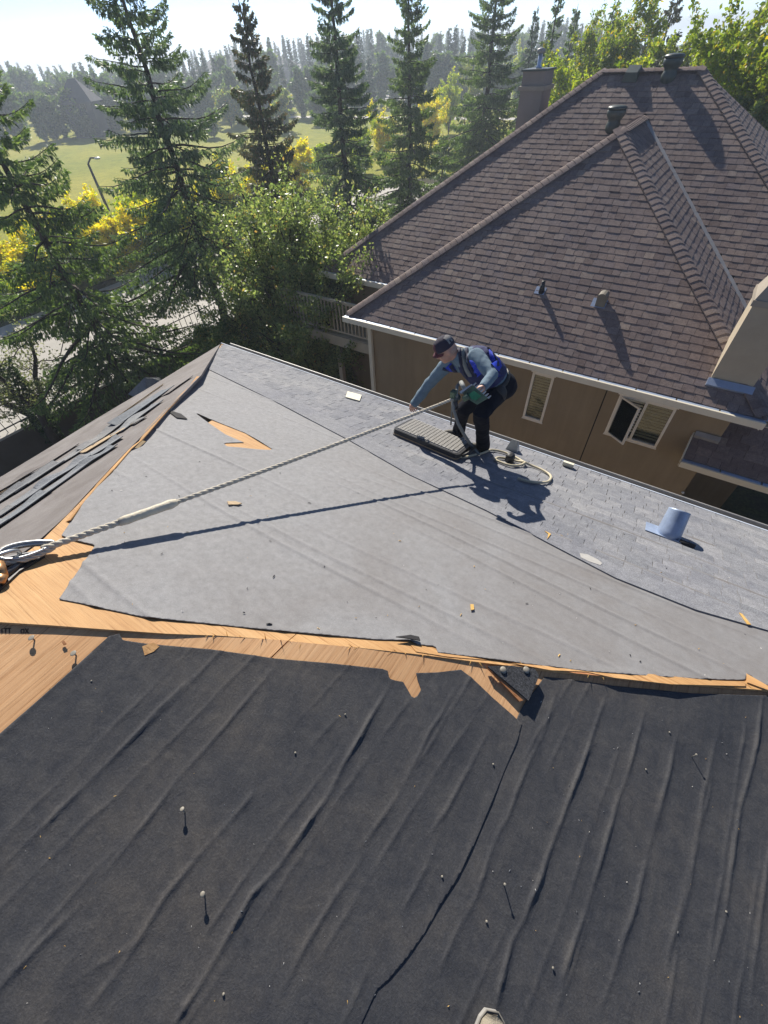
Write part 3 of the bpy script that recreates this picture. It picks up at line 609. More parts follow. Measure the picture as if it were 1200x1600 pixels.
# chimney behind the far hip
cy = 15.4; q0 = at_y((806, 193), cy); q1 = at_y((816, 112), cy); q2 = at_y((853, 108), cy); zt = q1[2]; xa, xb = q1[0]+.02, q2[0]+.0
ch = MB().box((xa, cy, ZE+.3), (xb, cy+.7, zt-.36)).build('chimney', 'chimney_paint', nh)
MB().box((xa+.005, cy+.006, zt-.271), (xb-.005, cy+.694, zt)).build('chimney_top', 'chimney_paint', ch); MB().box((xa-.05, cy-.05, zt-.359), (xb+.05, cy+.75, zt-.272)).build('band', 'chimney_trim', ch); MB().box((xa-.035, cy-.035, zt+.001), (xb+.035, cy+.735, zt+.04)).build('chimney_cap', 'vent_green', ch)
pc = Vector(((xa+xb)/2, cy+.3, zt+.04)); fl = MB().lathe([(.09, 0), (.055, .05), (.05, .08), (.05, .27)], pc, 16).build('flue_pipe', 'galv', ch); MB().lathe([(.10, .271), (.105, .32), (.10, .35), (.02, .37)], pc, 16).build('flue_cap', 'flash_grey', ch)
# low skirt roof at the right below the wing
ly, lz = 7.98, -5.42; tabs = []; x_l = 1.13
lay((0, ly, lz), (1, 0, 0), up, 20, lambda v: [(x_l if ly+v/L < WY-.02 else 1.53, 5.5)], tabs, .18, .34, (.004, .009)); place_shingles(tabs, 40, 'brown_shingle', nh)
m = MB(); m.add([(x_l, ly, lz-.02), (5.5, ly, lz-.02), (5.5, ly+2.6, lz-.02+SN*2.6), (1.53, ly+2.6, lz-.02+SN*2.6), (1.53, WY-.005, lz-.02+SN*(WY-.005-ly)), (x_l, WY-.005, lz-.02+SN*(WY-.005-ly))], [(0, 1, 2, 3, 4, 5)]); m.build('skirt_roof_deck', 'under_black', nh)
gutter((x_l-.02, ly+.012, lz), (5.5, ly+.012, lz), (0, -1, 0), nh); MB().obox((x_l-.03, ly-.02, lz-.10), (.02, 0, 0), (0, WY-ly+.01, SN*(WY-ly)), (0, 0, .13)).build('rake_board', 'cream_metal', nh)
MB().obox((x_l+.0, WY-.07, lz+SN*(WY-ly)-.035), (.40, 0, 0), (0, .06, .06), (0, -.02, .06)).build('flashing', 'flash_grey', nh)
MB().box((5.0, ly+.2, YZ), (5.4, ly+3, lz-.2)).build('wall', 'stucco', nh); MB().box((1.14, ly+.16, lz-.16), (5.4, WY-.01, lz-.14)).build('soffit', 'cream_metal', nh)
pq = Vector(at_y((1067, 769), WY)); MB().lathe([(.025, 0), (.03, .02), (.012, .035)], pq, 12, axis=(0, -1, 0)).build('pipe_outlet', 'paint_white', nh)

# deck with railing on the far left corner of the neighbour's house
dk = thing('deck', 'raised cream deck with a baluster railing at the left corner of the brown house', 'deck', (-8, 10, YZ))
fz = -5.68; dx0, dx1, dy0, dy1 = -10.2, -6.24, 9.3, 10.45
nb = 26
for i in range(nb): 
    xx = dx0+(dx1-dx0)*i/nb; MB().box((xx+.004, dy0, fz-.04), (xx+(dx1-dx0)/nb-.004, dy1, fz)).build('deck_board', 'deck_cream', dk)
MB().box((dx0, dy0-.05, fz-.30), (dx1, dy0-.002, fz-.01)).build('rim_beam', 'deck_cream', dk); MB().box((dx0, dy0-.03, fz+.93), (dx1, dy0+.05, fz+.99)).build('handrail', 'deck_cream', dk); MB().box((dx0, dy0-.01, fz+.10), (dx1, dy0+.03, fz+.15)).build('bottom_rail', 'deck_cream', dk)
bl = MB().box((-.017, -.017, 0), (.017, .017, .775)).data('baluster', 'deck_cream')
for i in range(31): o = link('baluster', bl); o.location = (dx0+.06+i*.127, dy0+.01, fz+.152); adopt(o, dk)
for xx in (dx0+.02, -8.2, dx1-.14): MB().box((xx, dy0+.06, YZ), (xx+.14, dy0+.2, fz-.041)).build('deck_post', 'deck_cream', dk)
# ================================================================== THE ROOF BEING STRIPPED
rh = thing('roofing_house', 'house with a half-stripped hip roof, grey felt, bare plywood and dark underlayment', 'house', (-1, 1, YZ))
gx = lambda pts, up=0.0: [tuple(onG(p, up)) for p in pts]
dx = lambda pts, up=0.0: [tuple(onD(p, up)) for p in pts]
lx = lambda pts, up=0.0: [tuple(onL(p, up)) for p in pts]
EY = CORNER[1]; EX = CORNER[0]
ridge_px = [(-105, 966), (0, 972), (80, 977), (160, 983), (260, 990), (340, 993), (450, 1001), (560, 1012), (650, 1022), (760, 1036), (900, 1052), (1050, 1067), (1190, 1078)]
ridge = gx(ridge_px); e0 = Vector(ridge[-1]); dr = Vector((2.18, 1.39, -.584)).normalized()
far_r = e0+dr*1.6
e1_ = onG((1200, 832)); edir = (Vector(e1_)-Vector(CORNER)); edir.z = 0; edir.normalize()   # line of the eave
def eave_pt(x, out=0.0): t_ = (x-CORNER[0])/edir.x; y = CORNER[1]+edir.y*t_+out; return (x, y, zG(x, y))
hip = [(345, 537), (315, 585), (262, 640), (205, 700), (150, 760), (110, 805), (60, 850), (0, 895)]
hipG = gx(hip)
hc0 = Vector(hipG[0]); PEAK = Vector(ridge[0])
# ---- plywood of the grey slope: three sheets with joints
def plate(name, pts, n, th, mat, parent=rh, off=0.0): return MB().prism([Vector(p)+n*off for p in pts], -n*th).build(name, mat, parent)
lowG = lambda x, y: (x, y, zG(x, y))
wood_lip = ridge+[tuple(far_r)]
plate('plywood_sheet', [PEAK]+[Vector(p) for p in ridge[1:7]]+[Vector(lowG(ridge[6][0]-.05, 2.1)), Vector(lowG(-3.6, 2.1)), Vector(hipG[4]), Vector(hipG[6])], NG, .011, 'plywood_bright')
plate('plywood_sheet', [Vector(ridge[6])+Vector((.004, 0, 0))]+[Vector(p) for p in ridge[7:]]+[Vector(lowG(1.70, 2.098)), Vector(lowG(ridge[6][0]-.046, 2.1))], NG, .011, 'plywood_bright')
plate('plywood_sheet', [Vector(lowG(-3.6, 2.104)), Vector(lowG(1.70, 2.104)), far_r, Vector(lowG(far_r.x, 3.2)), Vector(eave_pt(4.4)), Vector(eave_pt(CORNER[0]+.03)), Vector(hipG[2])], NG, .011, 'plywood_bright')
# ---- grey felt with small wrinkles along the courses
felt_edge = [(318, 583), (300, 604), (268, 640), (236, 673), (216, 690), (205, 702), (178, 733), (152, 762), (132, 786), (114, 812), (97, 838), (120, 846), (150, 853), (93, 937), (125, 943), (160, 951), (230, 966), (345, 977), (420, 985), (520, 994), (590, 1000), (641, 1001), (652, 1008), (680, 1010), (684, 1020), (740, 1027), (840, 1040), (920, 1050), (1000, 1056), (1100, 1062), (1163, 1063), (1168, 1052), (1185, 1068), (1230, 1080)]
fe = [p[:2] for p in gx(felt_edge)]+[(far_r.x-.1, far_r.y+.15), (far_r.x, 3.5), (-4.3, 3.5)]+[p[:2] for p in gx([(331, 563)])]
tear1 = [(303, 645), (340, 660), (383, 677), (405, 690), (428, 704), (388, 702), (355, 698), (349, 693), (381, 692), (352, 679), (330, 664)]
tear2 = [(205, 694), (222, 688), (229, 690), (214, 704)]
tear3 = [(258, 640), (285, 650), (292, 656), (274, 652)]
gw = [(y0 + rng.uniform(-.04, .04), rng.uniform(.006, .012), rng.uniform(-.05, .05), rng.uniform(0, 6)) for y0 in np.arange(-.2, 3.2, .17)]
def hG(x, y, d):
    h = .006+.0016*vnoise(x*1.8, y*1.8, 3)
    for y0, a, sl, ph in gw:
        yy = y0+sl*x+.025*np.sin(x*1.7+ph); h = h+a*np.exp(-((y-yy)/.013)**2)*np.clip(.45+.75*np.sin(x*1.15+ph*2.3), 0, 1)
    return h+.010*np.exp(-(d/.03)**2)*np.clip(vnoise(x*5, y*5, 8)+.1, 0, 1)
sheet('grey_underlayment', fe, zG, hG, .0115, 'grey_felt', rh, [[p[:2] for p in gx(h_)] for h_ in (tear1, tear2)], .004)
plate('dark_slit', gx([(258, 641), (283, 649), (293, 657), (276, 655)]), NG, .004, 'under_black', off=.018); plate('torn_felt_curl', gx([(617, 1001), (640, 998), (653, 1001), (655, 1007), (640, 1004)]), NG, .005, 'under_black', off=.028)  # first plate puts the dark of a slit in the felt into black colour
# ---- new grey shingles along the eave
upG = Vector((0, -1, S)).normalized(); LG = math.sqrt(1+S*S)
inner = [(-9, 2.75*K/1.0)]; 
in_px = [(323, 577), (440, 634), (546, 690), (640, 744), (760, 800), (870, 858), (960, 905), (1085, 955), (1200, 988)]
in_pts = [p[:2] for p in gx(in_px)]; ix = np.array([p[0] for p in in_pts]); iy = np.array([p[1] for p in in_pts])
def eave_spans(v):
    y = EY-.02-v/LG-.02                            # the course's y at the corner end
    xs_ = np.linspace(EX, 3.4, 240); ok = (y+edir.y/edir.x*(xs_-EX)) > np.interp(xs_, ix, iy, right=iy[-1]+.0)
    xs_ = xs_[ok & (xs_ > EX+v/LG+.05)]
    return [(xs_[0], xs_[-1])] if len(xs_) else [(0, 0)]
tabs = []; Ug = Vector((edir.x, edir.y, 0)).normalized(); O_ = Vector((0, EY-edir.y/edir.x*EX-.0, 0)); O_.y = EY+edir.y/edir.x*(0-EX); O_.z = zG(0, O_.y)+.006; Ug.z = -S*Ug.y
lay(O_, Ug, Vector((0, -1, S)), 19, eave_spans, tabs, .09, .26, (.0045, .0065), .113, .002, .03)
place_shingles(tabs, 300, 'grey_shingle', rh)
top_lap = in_px[::-1]
lap_poly = gx(in_px)+gx([(1200, 968), (1085, 930), (960, 884), (870, 840), (760, 782), (640, 722), (546, 670), (440, 615), (330, 568)])
V = []; Fc = []
for a, b in zip(gx(in_px), gx([(330, 568), (440, 615), (546, 670), (640, 722), (760, 782), (870, 840), (960, 884), (1085, 930), (1200, 968)])): V += [Vector(a)+NG*.016, Vector(b)+NG*.014, Vector(a)-NG*.0]
for i in range(len(in_px)-1): k = 3*i; Fc += [(k, k+3, k+4, k+1), (k+2, k+5, k+3, k)]
ts = mesh('shingle_headlap', V, Fc, 'grey_shingle', rh)
# eave metal, gutter and the loose bits of trim
MB().obox(Vector(eave_pt(EX-.0, .0))+Vector((0, .0, .012)), Ug*11, Vector((0, .026, -.011)), Vector((0, 0, .005))).build('drip_edge', 'white_metal', rh)
gp0, gp1 = Vector(eave_pt(EX+.05, .05)), Vector(eave_pt(4.4, .05)); gm = MB(); gd = gp1-gp0; gn = Vector((-edir.y, edir.x, 0)); gm.obox(gp0-Vector((0, 0, .11)), gd, gn*.11, (0, 0, .008)); gm.obox(gp0+gn*.11-Vector((0, 0, .11)), gd, gn*.012, (0, 0, .085)); gm.obox(gp0-Vector((0, 0, .15)), gd, gn*-.02, (0, 0, .115)); gm.build('gutter', 'flash_grey', rh)
# ---- left slope: brown felt, a wood strip on the hip, rows of lifted old shingles
lp = [p for p in lx([(345, 539), (315, 588), (262, 643), (203, 704), (147, 764), (106, 809), (55, 855), (-8, 900)])]
Lpoly = [p[:2] for p in lp]+[(PEAK.x-.03, PEAK.y+.02), (PEAK.x-.4, -2.2), (-6.1, -2.2)]+[p[:2] for p in lx([(-150, 800), (0, 748), (60, 712), (150, 657), (240, 603), (300, 566)])]
def hL(x, y, d): return .010+.004*vnoise(x*2, y*2, 5)+.006*np.exp(-(d/.05)**2)
sheet('brown_underlayment', Lpoly, zL, hL, .035, 'brown_felt', rh, (), .03)
m = MB(); wl = lx([(312, 588), (298, 604), (262, 641), (235, 671), (222, 688), (205, 702), (178, 733), (150, 762), (128, 788), (108, 813)], .014); wr = lx([(309, 588), (295, 603), (258, 641), (228, 672), (218, 689), (197, 704), (170, 735), (147, 762), (122, 790), (97, 818)], .013)
wl = [Vector(a).lerp(Vector(b), rng.uniform(-.3, .35)) for a, b in zip(wl, wr)]; wr = [Vector(b).lerp(Vector(a), rng.uniform(-.5, .3)) for a, b in zip(wl, wr)]
for i in range(len(wl)-1): m.prism([wl[i], wl[i+1], wr[i+1], wr[i]], -NL*.006)
m.build('hip_wood_strip', 'hip_wood', rh)
def curl_strip(p0, p1, width, mat, lift=.05, n=14, seed=0, th=.006):
    """an old shingle lying along the slope whose lower edge has curled up"""
    r_ = random.Random(seed); a = Vector(onL(p0)); b = Vector(onL(p1)); D = b-a; Dn = D.normalized(); W = NL.cross(Dn).normalized()
    if W.z > 0: W = -W                             # towards the eave
    V = []; ph = r_.uniform(0, 6)
    for i in range(n+1):
        t_ = i/n; l_ = lift*(.62+.38*math.sin(t_*math.pi*(.8+.9*(seed % 3))+ph))
        for s_, h in ((0, .026+l_*.22), (.3, .024+l_*.12), (.65, .020+l_*.1), (1.0, .016+l_*.9)): 
            wv = width*(1+.03*math.sin(t_*9+ph)); V.append(a+D*t_+W*(wv*s_)+NL*h)
    base = len(V); V += [v-NL*th for v in V]; Fc = []
    for i in range(n):
        for k in range(3): q = i*4+k; Fc += [(q, q+1, q+5, q+4), (base+q, base+q+4, base+q+5, base+q+1)]
        q = i*4; Fc += [(q+3, base+q+3, base+q+7, q+7), (q+4, base+q+4, base+q, q)]
    Fc += [(0, base, base+1, 1), (1, base+1, base+2, 2), (2, base+2, base+3, 3)]; e = n*4; Fc += [(e+1, base+e+1, base+e, e), (e+2, base+e+2, base+e+1, e+1), (e+3, base+e+3, base+e+2, e+2)]
    o = mesh('lifted_shingle_or_shade', V, Fc, mat, rh); return o
strips = [((268, 610), (212, 652), .20, 'old_shingle', .10), ((212, 652), (160, 690), .22, 'old_shingle', .07), ((160, 690), (98, 728), .22, 'old_shingle', .05), ((98, 728), (40, 765), .2, 'old_shingle', .06), ((40, 765), (-30, 808), .2, 'old_shingle', .06),
          ((252, 632), (205, 668), .16, 'old_shingle', .05), ((205, 668), (150, 702), .16, 'lumber', .02), ((190, 690), (140, 720), .17, 'old_shingle', .06), ((140, 720), (84, 757), .17, 'old_shingle', .06), ((84, 757), (20, 800), .18, 'old_shingle', .05), ((20, 800), (-60, 852), .18, 'old_shingle', .05),
          ((182, 702), (135, 733), .13, 'old_shingle', .055), ((135, 733), (86, 768), .15, 'old_shingle', .03), ((78, 775), (10, 822), .15, 'old_shingle', .045), ((10, 822), (-70, 876), .15, 'old_shingle', .04), ((230, 655), (215, 664), .10, 'old_shingle', .03),
          ((60, 742), (10, 770), .05, 'lumber', .01), ((300, 592), (272, 612), .12, 'brown_felt', .02), ((250, 607), (190, 650), .03, 'fresh_wood', .0), ((120, 700), (70, 733), .16, 'brown_felt', .03), ((64, 735), (0, 772), .16, 'brown_felt', .04), ((230, 640), (180, 668), .05, 'under_black', .0)]  # the last, black flat strip is painted shade under the lifted shingles
for i, (a, b, w_, mt, lf) in enumerate(strips): curl_strip((a[0]+(a[0]-b[0])*.12, a[1]+(a[1]-b[1])*.12), (b[0]+(b[0]-a[0])*.22, b[1]+(b[1]-a[1])*.22), w_*1.1, mt, lf*.75, seed=i)
fa = Vector(lx([(345, 538)])[0]); fb = Vector(lx([(0, 748)])[0]); MB().obox(fa+Vector((.05, -.02, -.20)), (fb-fa)*1.6, (.03, .01, 0), (0, 0, .14)).build('fascia', 'lumber', rh)
# walls under the eaves
MB().box((EX+.45, -6, YZ), (6, EY-1.0, CORNER[2]-.3)).build('wall', 'stucco', rh)
# ---- dark slope: plywood sheets, two felts with wrinkles, patches of bare wood
dd = lambda x, y, o=0.0: Vector((x, y, zD(x, y)+o))
rd = [Vector((p[0], p[1], zD(p[0], p[1]))) for p in ridge]; jn = 6
PK = dd(PEAK.x-.02, PEAK.y-.03)
plate('plywood_sheet', [PK]+rd[1:jn+1]+[dd(rd[jn].x-.25, -1.9), dd(PEAK.x-.02, -1.9)], ND, .02, 'plywood_tan', off=-.001)
fd = dd(far_r.x, far_r.y)
plate('plywood_sheet', [rd[jn]+Vector((.006, 0, 0))]+rd[jn+1:]+[fd, dd(fd.x, -1.9), dd(rd[jn].x-.244, -1.9)], ND, .02, 'plywood_tan', off=-.001)
def polyl(px): return np.array([onD(p)[:2] for p in px])
WR = [([(330, 1035), (250, 1110), (170, 1195), (95, 1265), (60, 1310)], .011, .016), ([(435, 1035), (350, 1140), (280, 1220), (235, 1280), (210, 1310), (160, 1370)], .014, .018), ([(145, 1395), (75, 1465), (0, 1550), (-50, 1600)], .013, .02),
      ([(612, 1068), (595, 1097), (550, 1175), (510, 1250), (480, 1290), (440, 1352), (396, 1398), (350, 1480), (300, 1560), (270, 1610)], .021, .017), ([(400, 1230), (385, 1255), (320, 1330), (260, 1400), (190, 1510), (125, 1595)], .013, .018), ([(585, 1305), (520, 1410), (460, 1510), (415, 1600)], .010, .02),
      ([(720, 1065), (675, 1140), (630, 1225), (600, 1275), (560, 1330)], .011, .017), ([(775, 1120), (735, 1200), (695, 1270), (660, 1320)], .011, .02), ([(690, 1300), (650, 1380), (625, 1430)], .010, .015), ([(120, 1040), (60, 1100), (-20, 1180)], .008, .02), ([(270, 1430), (200, 1480), (120, 1530)], .006, .02),
      ([(875, 1070), (850, 1140), (820, 1205), (795, 1275), (765, 1340), (745, 1400), (710, 1460), (685, 1520)], .012, .017), ([(947, 1085), (920, 1165), (895, 1230), (870, 1295), (845, 1370), (820, 1435), (800, 1470), (780, 1540), (768, 1600)], .021, .017), ([(1007, 1110), (985, 1195), (960, 1265), (940, 1340), (915, 1420), (895, 1480), (868, 1570)], .018, .018),
      ([(1062, 1130), (1040, 1230), (1015, 1320), (995, 1410), (965, 1500), (935, 1590)], .015, .020), ([(1125, 1120), (1100, 1240), (1080, 1340), (1060, 1430), (1035, 1530)], .013, .02), ([(1192, 1075), (1180, 1165), (1160, 1250), (1145, 1330), (1130, 1430), (1112, 1510)], .022, .018), ([(1230, 1200), (1200, 1350), (1180, 1480), (1165, 1600)], .012, .02),
      ([(560, 1090), (520, 1130), (480, 1175)], .006, .018), ([(890, 1120), (930, 1160), (900, 1200)], .006, .02)]
WR = [(polyl(a), b, c_) for a, b, c_ in WR]
rc = np.random.default_rng(77)
for x0 in np.arange(-1.25, 1.5, .115):                # faint creases running the whole width of the felt
    x0 = x0+rc.uniform(-.03, .03); ys = np.arange(-1.3, 1.7, .16); lo, hi = sorted(rc.uniform(-1.3, 1.6, 2)); ys = ys[(ys > lo-.3) & (ys < hi+.3)]
    if len(ys) > 3: WR.append((np.c_[x0+(ys-.2)*.07*rc.normal(1, .5)+np.cumsum(rc.normal(0, .004, len(ys))), ys], rc.uniform(.004, .0085), rc.uniform(.011, .017)))
_WC = [1.0]
def hD(x, y, d):
    P = np.c_[x, y]; h = .006+.0045*vnoise(x*2.6, y*1.6, 11)+.0024*vnoise(x*9, y*4, 12)+.0007*vnoise(x*34, y*24, 14)
    wob = .013*vnoise(x*5, y*5, 21)+.004*vnoise(x*17, y*17, 22)
    for pl, a, w_ in WR:
        a = a*.54; w_ = w_*.38; sel = (x > pl[:, 0].min()-.08) & (x < pl[:, 0].max()+.08) & (y > pl[:, 1].min()-.08) & (y < pl[:, 1].max()+.08)
        if not sel.any(): continue
        Q_ = P[sel]; best = np.full(len(Q_), 9.0); par = np.zeros(len(Q_))
        for i in range(len(pl)-1):
            A_, B_ = pl[i], pl[i+1]; D_ = B_-A_; t_ = np.clip(((Q_-A_)@D_)/(D_@D_), 0, 1); q = A_+t_[:, None]*D_; e = np.hypot(*(Q_-q).T); m_ = e < abs(best); sgn = np.sign(D_[0]*(Q_[:, 1]-A_[1])-D_[1]*(Q_[:, 0]-A_[0])); best[m_] = (e*sgn)[m_]; par[m_] = (i+t_)[m_]
        fade = np.clip(np.minimum(par, len(pl)-1-par)*1.3+.05, 0, 1); u = best+wob[sel]*.55
        amp = a*fade*np.clip(.70+.30*np.sin(par*2.7+len(pl))+.35*vnoise(Q_[:, 0]*7, Q_[:, 1]*7, len(pl)+40), .1, 1.5)
        h[sel] += amp*(.70*np.exp(-(u/w_)**2)+.30*np.exp(-(u/(w_*2.8))**2))
    return h+.004*np.exp(-(d/.025)**2)*np.clip(.4+vnoise(x*6, y*6, 31), 0, 1)
seam = [(815, 1132), (808, 1160), (790, 1200), (770, 1250), (738, 1325), (715, 1372), (690, 1410), (665, 1455), (640, 1490), (610, 1527), (590, 1545)]
left_top = [(172, 996), (188, 992), (194, 1002), (228, 1007), (250, 1009), (330, 1016), (430, 1030), (520, 1038), (598, 1046), (606, 1049), (608, 1061), (618, 1064), (630, 1066), (637, 1078), (645, 1092), (652, 1088), (658, 1078), (652, 1062), (650, 1052), (685, 1051), (720, 1047), (737, 1060), (770, 1091), (802, 1119)]
dpl = lambda px: [tuple(p[:2]) for p in dx(px)]
end_l = dpl([(560, 1600)])[0]
fl = dpl(left_top)+dpl(seam)+[(dpl([(590, 1545)])[0][0]-.02, -1.75), (-1.62, -1.75)]+dpl([(-60, 1205), (0, 1150), (85, 1075)])
sm_pl = np.array(dpl(seam))
def hD1(x, y, d):
    q, e = nearest_on(np.c_[x, y], [[tuple(p) for p in sm_pl]+[tuple(p) for p in sm_pl[::-1]]]); return hD(x, y, d)+.0014+np.exp(-(e/.022)**2)*(.0+.0022*np.clip(vnoise(x*4, y*4, 77), 0, 1))
sheet('dark_underlayment', fl, zD, hD1, .0068, 'dark_felt', rh, (), .002)
def hD2(x, y, d): return hD(x, y, d)-.001
fr = [(p[0]-.06, p[1]) for p in dpl(seam)[2:]]+[(dpl([(590, 1545)])[0][0]-.08, -1.75), (3.0, -1.75), (3.0, 2.6)]+dpl([(1260, 1096), (1200, 1088), (1080, 1084), (960, 1072), (880, 1061), (850, 1058), (838, 1075), (820, 1098), (812, 1112), (800, 1140), (780, 1180)])
sheet('dark_underlayment', fr, zD, hD2, .0068, 'dark_felt', rh, (), .004)
# splintered lip of the hip
def sliver(pts, th, mat, up=.0, pl='G'):
    q = [Vector(p) for p in (gx(pts, up) if pl == 'G' else dx(pts, up))]; plate('wood_splinter', q, NG if pl == 'G' else ND, th, mat)
sliver([(640, 1006), (665, 1010), (690, 1019), (760, 1031), (700, 1026), (650, 1018)], .006, 'plywood_bright', .004); sliver([(840, 1041), (900, 1046), (1000, 1054), (1090, 1063), (1000, 1062), (900, 1052)], .006, 'ply_edge', .004)
sliver([(905, 1047), (960, 1047), (1100, 1062), (1165, 1066), (1165, 1072), (1050, 1069), (960, 1059)], .006, 'plywood_bright', .008); sliver([(1166, 1052), (1180, 1060), (1215, 1080), (1200, 1078), (1168, 1066)], .007, 'plywood_bright', .010); sliver([(800, 1036), (870, 1042), (930, 1050), (860, 1047)], .005, 'plywood_bright', .008)
sliver([(222, 1010), (232, 1006), (240, 1004), (249, 1010), (240, 1018), (226, 1024)], .004, 'plywood_bright', .012, 'D')
m = MB(); 
for k in range(46):                               # little broken fibres along the lip
    t_ = rng.uniform(0, 1); i = rng.integers(4, len(ridge)-1); p = Vector(ridge[i]).lerp(Vector(ridge[min(i+1, len(ridge)-1)]), t_); d_ = Vector((rng.normal(0, 1), rng.normal(0, 1)-.4, rng.normal(0, .25))).normalized()*rng.uniform(.01, .045); s_ = Vector((.002, .002, 0)); m.add([p-s_, p+s_, p+d_+Vector((0, 0, .004))], [(0, 1, 2), (2, 1, 0)])
tag(m.build('wood_fibres', 'fresh_wood', rh), kind='stuff')
# torn corner of a shingle left on the hip with two cap nails
cp = [(762, 1041), (800, 1040), (836, 1045), (842, 1056), (836, 1072), (826, 1095), (815, 1085), (790, 1064)]
tb = plate('torn_shingle', dx(cp, .040), ND, .012, 'dark_shingle')
plate('batten', dx([(760, 1041), (766, 1041), (818, 1094), (812, 1096)], .030), ND, .014, 'ply_edge')
for p in ((786, 1047), (822, 1047)): c_ = Vector(onD(p, .041)); MB().lathe([(.016, 0), (.017, .004), (.012, .008), (.002, .009)], c_, 12, axis=ND).build('cap_nail', 'nail_cap', tb)
# stamped marks on the bare plywood
def glyph(lines, o, sx, sy):
    V = []; Fc = []
    for (ax, ay, bx, by) in lines:
        a = Vector((o[0]+ax*sx[0]+ay*sy[0], o[1]+ax*sx[1]+ay*sy[1])); b = Vector((o[0]+bx*sx[0]+by*sy[0], o[1]+bx*sx[1]+by*sy[1])); d_ = (b-a).normalized(); n_ = Vector((-d_.y, d_.x))*.0022; k = len(V)
        for q in (a-n_, b-n_, b+n_, a+n_): V.append((q.x, q.y, zD(q.x, q.y)+.0005))
        Fc.append((k, k+1, k+2, k+3))
    return V, Fc
pa = onD((3, 990)); pb = onD((24, 990)); pc_ = onD((3, 982)); sx = (np.array(pb)-pa)[:2]/3.2; sy = (np.array(pc_)-pa)[:2]
GL = [(0, 0, 0, 1), (.9, 0, .9, 1), (.45, 1, 1.35, 1), (1.8, 0, 1.8, 1), (1.4, 1, 2.2, 1), (4.6, .1, 4.6, .8), (4.6, .8, 5.3, .8), (5.3, .8, 5.3, .1), (5.3, .1, 4.6, .1), (5.6, 0, 6.4, 1), (5.6, 1, 6.4, 0)]
for g_ in (GL[0:1], GL[1:3], GL[3:5], GL[5:9], GL[9:11]):
    V, Fc = glyph(g_, pa, sx, sy); mesh('stamp_letter', V, Fc, 'plywood_print', rh)
# vent pipe boot through the new shingles
p = Vector(onG((1043, 838))); bt = MB().lathe([(.102, -.06), (.097, .04), (.088, .235), (.088, .248), (.076, .249), (.076, .10), (.002, .09)], p, 28, axis=(-.02, .95, 1)).build('vent_boot', 'lead_boot', rh)
MB().obox(p+Vector((-.24, -.13, zG(0, .0)-zG(0, .13)+.022)) if False else Vector((p.x-.19, p.y+.11, zG(0, p.y+.11)+.017)), (.29, 0, 0), Vector((0, -1, S)).normalized()*.21, NG*.006).build('flashing', 'lead_boot', bt)
m = MB(); a = Vector(onG((1062, 845), .03)); b = Vector(onG((1086, 854), .03)); m.tube([a, b], .018, 8); m.build('drain_slot', 'under_black', bt)
rm = [(1026, 700), (1150, 812)]

# nails left standing in the felts: one copied kind
nail_m = {}
def nail_mesh(hgt, hr):
    b = MB(); b.lathe([(.0022, 0), (.0022, hgt)], (0, 0, 0), 6); b.lathe([(hr*.85, hgt), (hr, hgt+.0012), (hr*.8, hgt+.0026), (hr*.1, hgt+.003)], (0, 0, 0), 10); return b.data('roofing_nail', 'nail_cap')
nmv = [nail_mesh(h, r) for h, r in ((.030, .0085), (.0025, .0045), (.040, .0052))]
nails = [(290, 1270, 0, 'cap nail standing upright in dark felt, left of the pale-headed one nearer the camera'), (321, 1398, 0, 'pale round-headed nail standing proud, nearest the bottom left of the dark felt'), (1080, 1183, 2, 'bent pale nail with a long shadow at the upper right of the dark felt'), (787, 1382, 2, 'thin pale nail with a long shadow right of the felt seam'), (462, 1177, 1, None), (863, 1512, 1, None), (540, 1117, 1, None), (351, 1553, 1, None), (691, 1370, 1, None), (770, 1195, 1, None), (1045, 1145, 1, None), (1133, 1425, 1, None), (1008, 1203, 1, None), (145, 1065, 1, None), (760, 1440, 1, None)]
for x, y, k, lab in nails:
    o = link('roofing_nail', nmv[k]); q = Vector(onD((x, y))); q.z += .006; o.location = q; o.rotation_euler = (rng.normal(0, .18), rng.normal(0, .18), 0)
    tag(o, lab or 'small nail head barely standing out of the dark felt', 'nail', 'nails left in the dark felt')
for x, y, lab in ((54, 1000, 'round galvanised nail head on bare plywood near the grade stamp'), (119, 1024, 'dark bent nail on bare plywood beside the corner of the felt')):
    o = link('roofing_nail', nmv[0]); q = Vector(onD((x, y))); o.location = q; o.scale = (1.5, 1.5, .7); tag(o, lab, 'nail', 'nails in the bare plywood')
# crumbs, staples and splinters nobody could count
m = MB()
def crumb(q, n_, s_):
    a = rng.uniform(0, 6.28); d_ = Vector((math.cos(a), math.sin(a), 0)); d_ = (d_-n_*d_.dot(n_)).normalized(); e = n_.cross(d_); l_ = s_*rng.uniform(.8, 2.6); w_ = s_*rng.uniform(.25, .7); h = s_*rng.uniform(.2, .8)
    m.add([q-d_*l_/2-e*w_/2, q+d_*l_/2-e*w_/3, q+d_*l_/2+e*w_/2, q-d_*l_/2+e*w_/2, q+n_*h], [(0, 1, 4), (1, 2, 4), (2, 3, 4), (3, 0, 4)])
def scatter(n, plane, s0, s1, box):
    for _ in range(n):
        px = (rng.uniform(box[0], box[2]), rng.uniform(box[1], box[3]))
        if plane == 'D':
            if px[1] < 1000+.085*px[0]-25+40: continue
            q = Vector(onD(px)); q.z += float(hD(np.array([q.x]), np.array([q.y]), np.array([1.]))[0])+.001; crumb(q, ND, rng.uniform(s0, s1))
        else:
            q = Vector(onG(px)); 
            if not inside(np.array([[q.x, q.y]]), fe)[0]: continue
            q.z += .012; crumb(q, NG, rng.uniform(s0, s1))
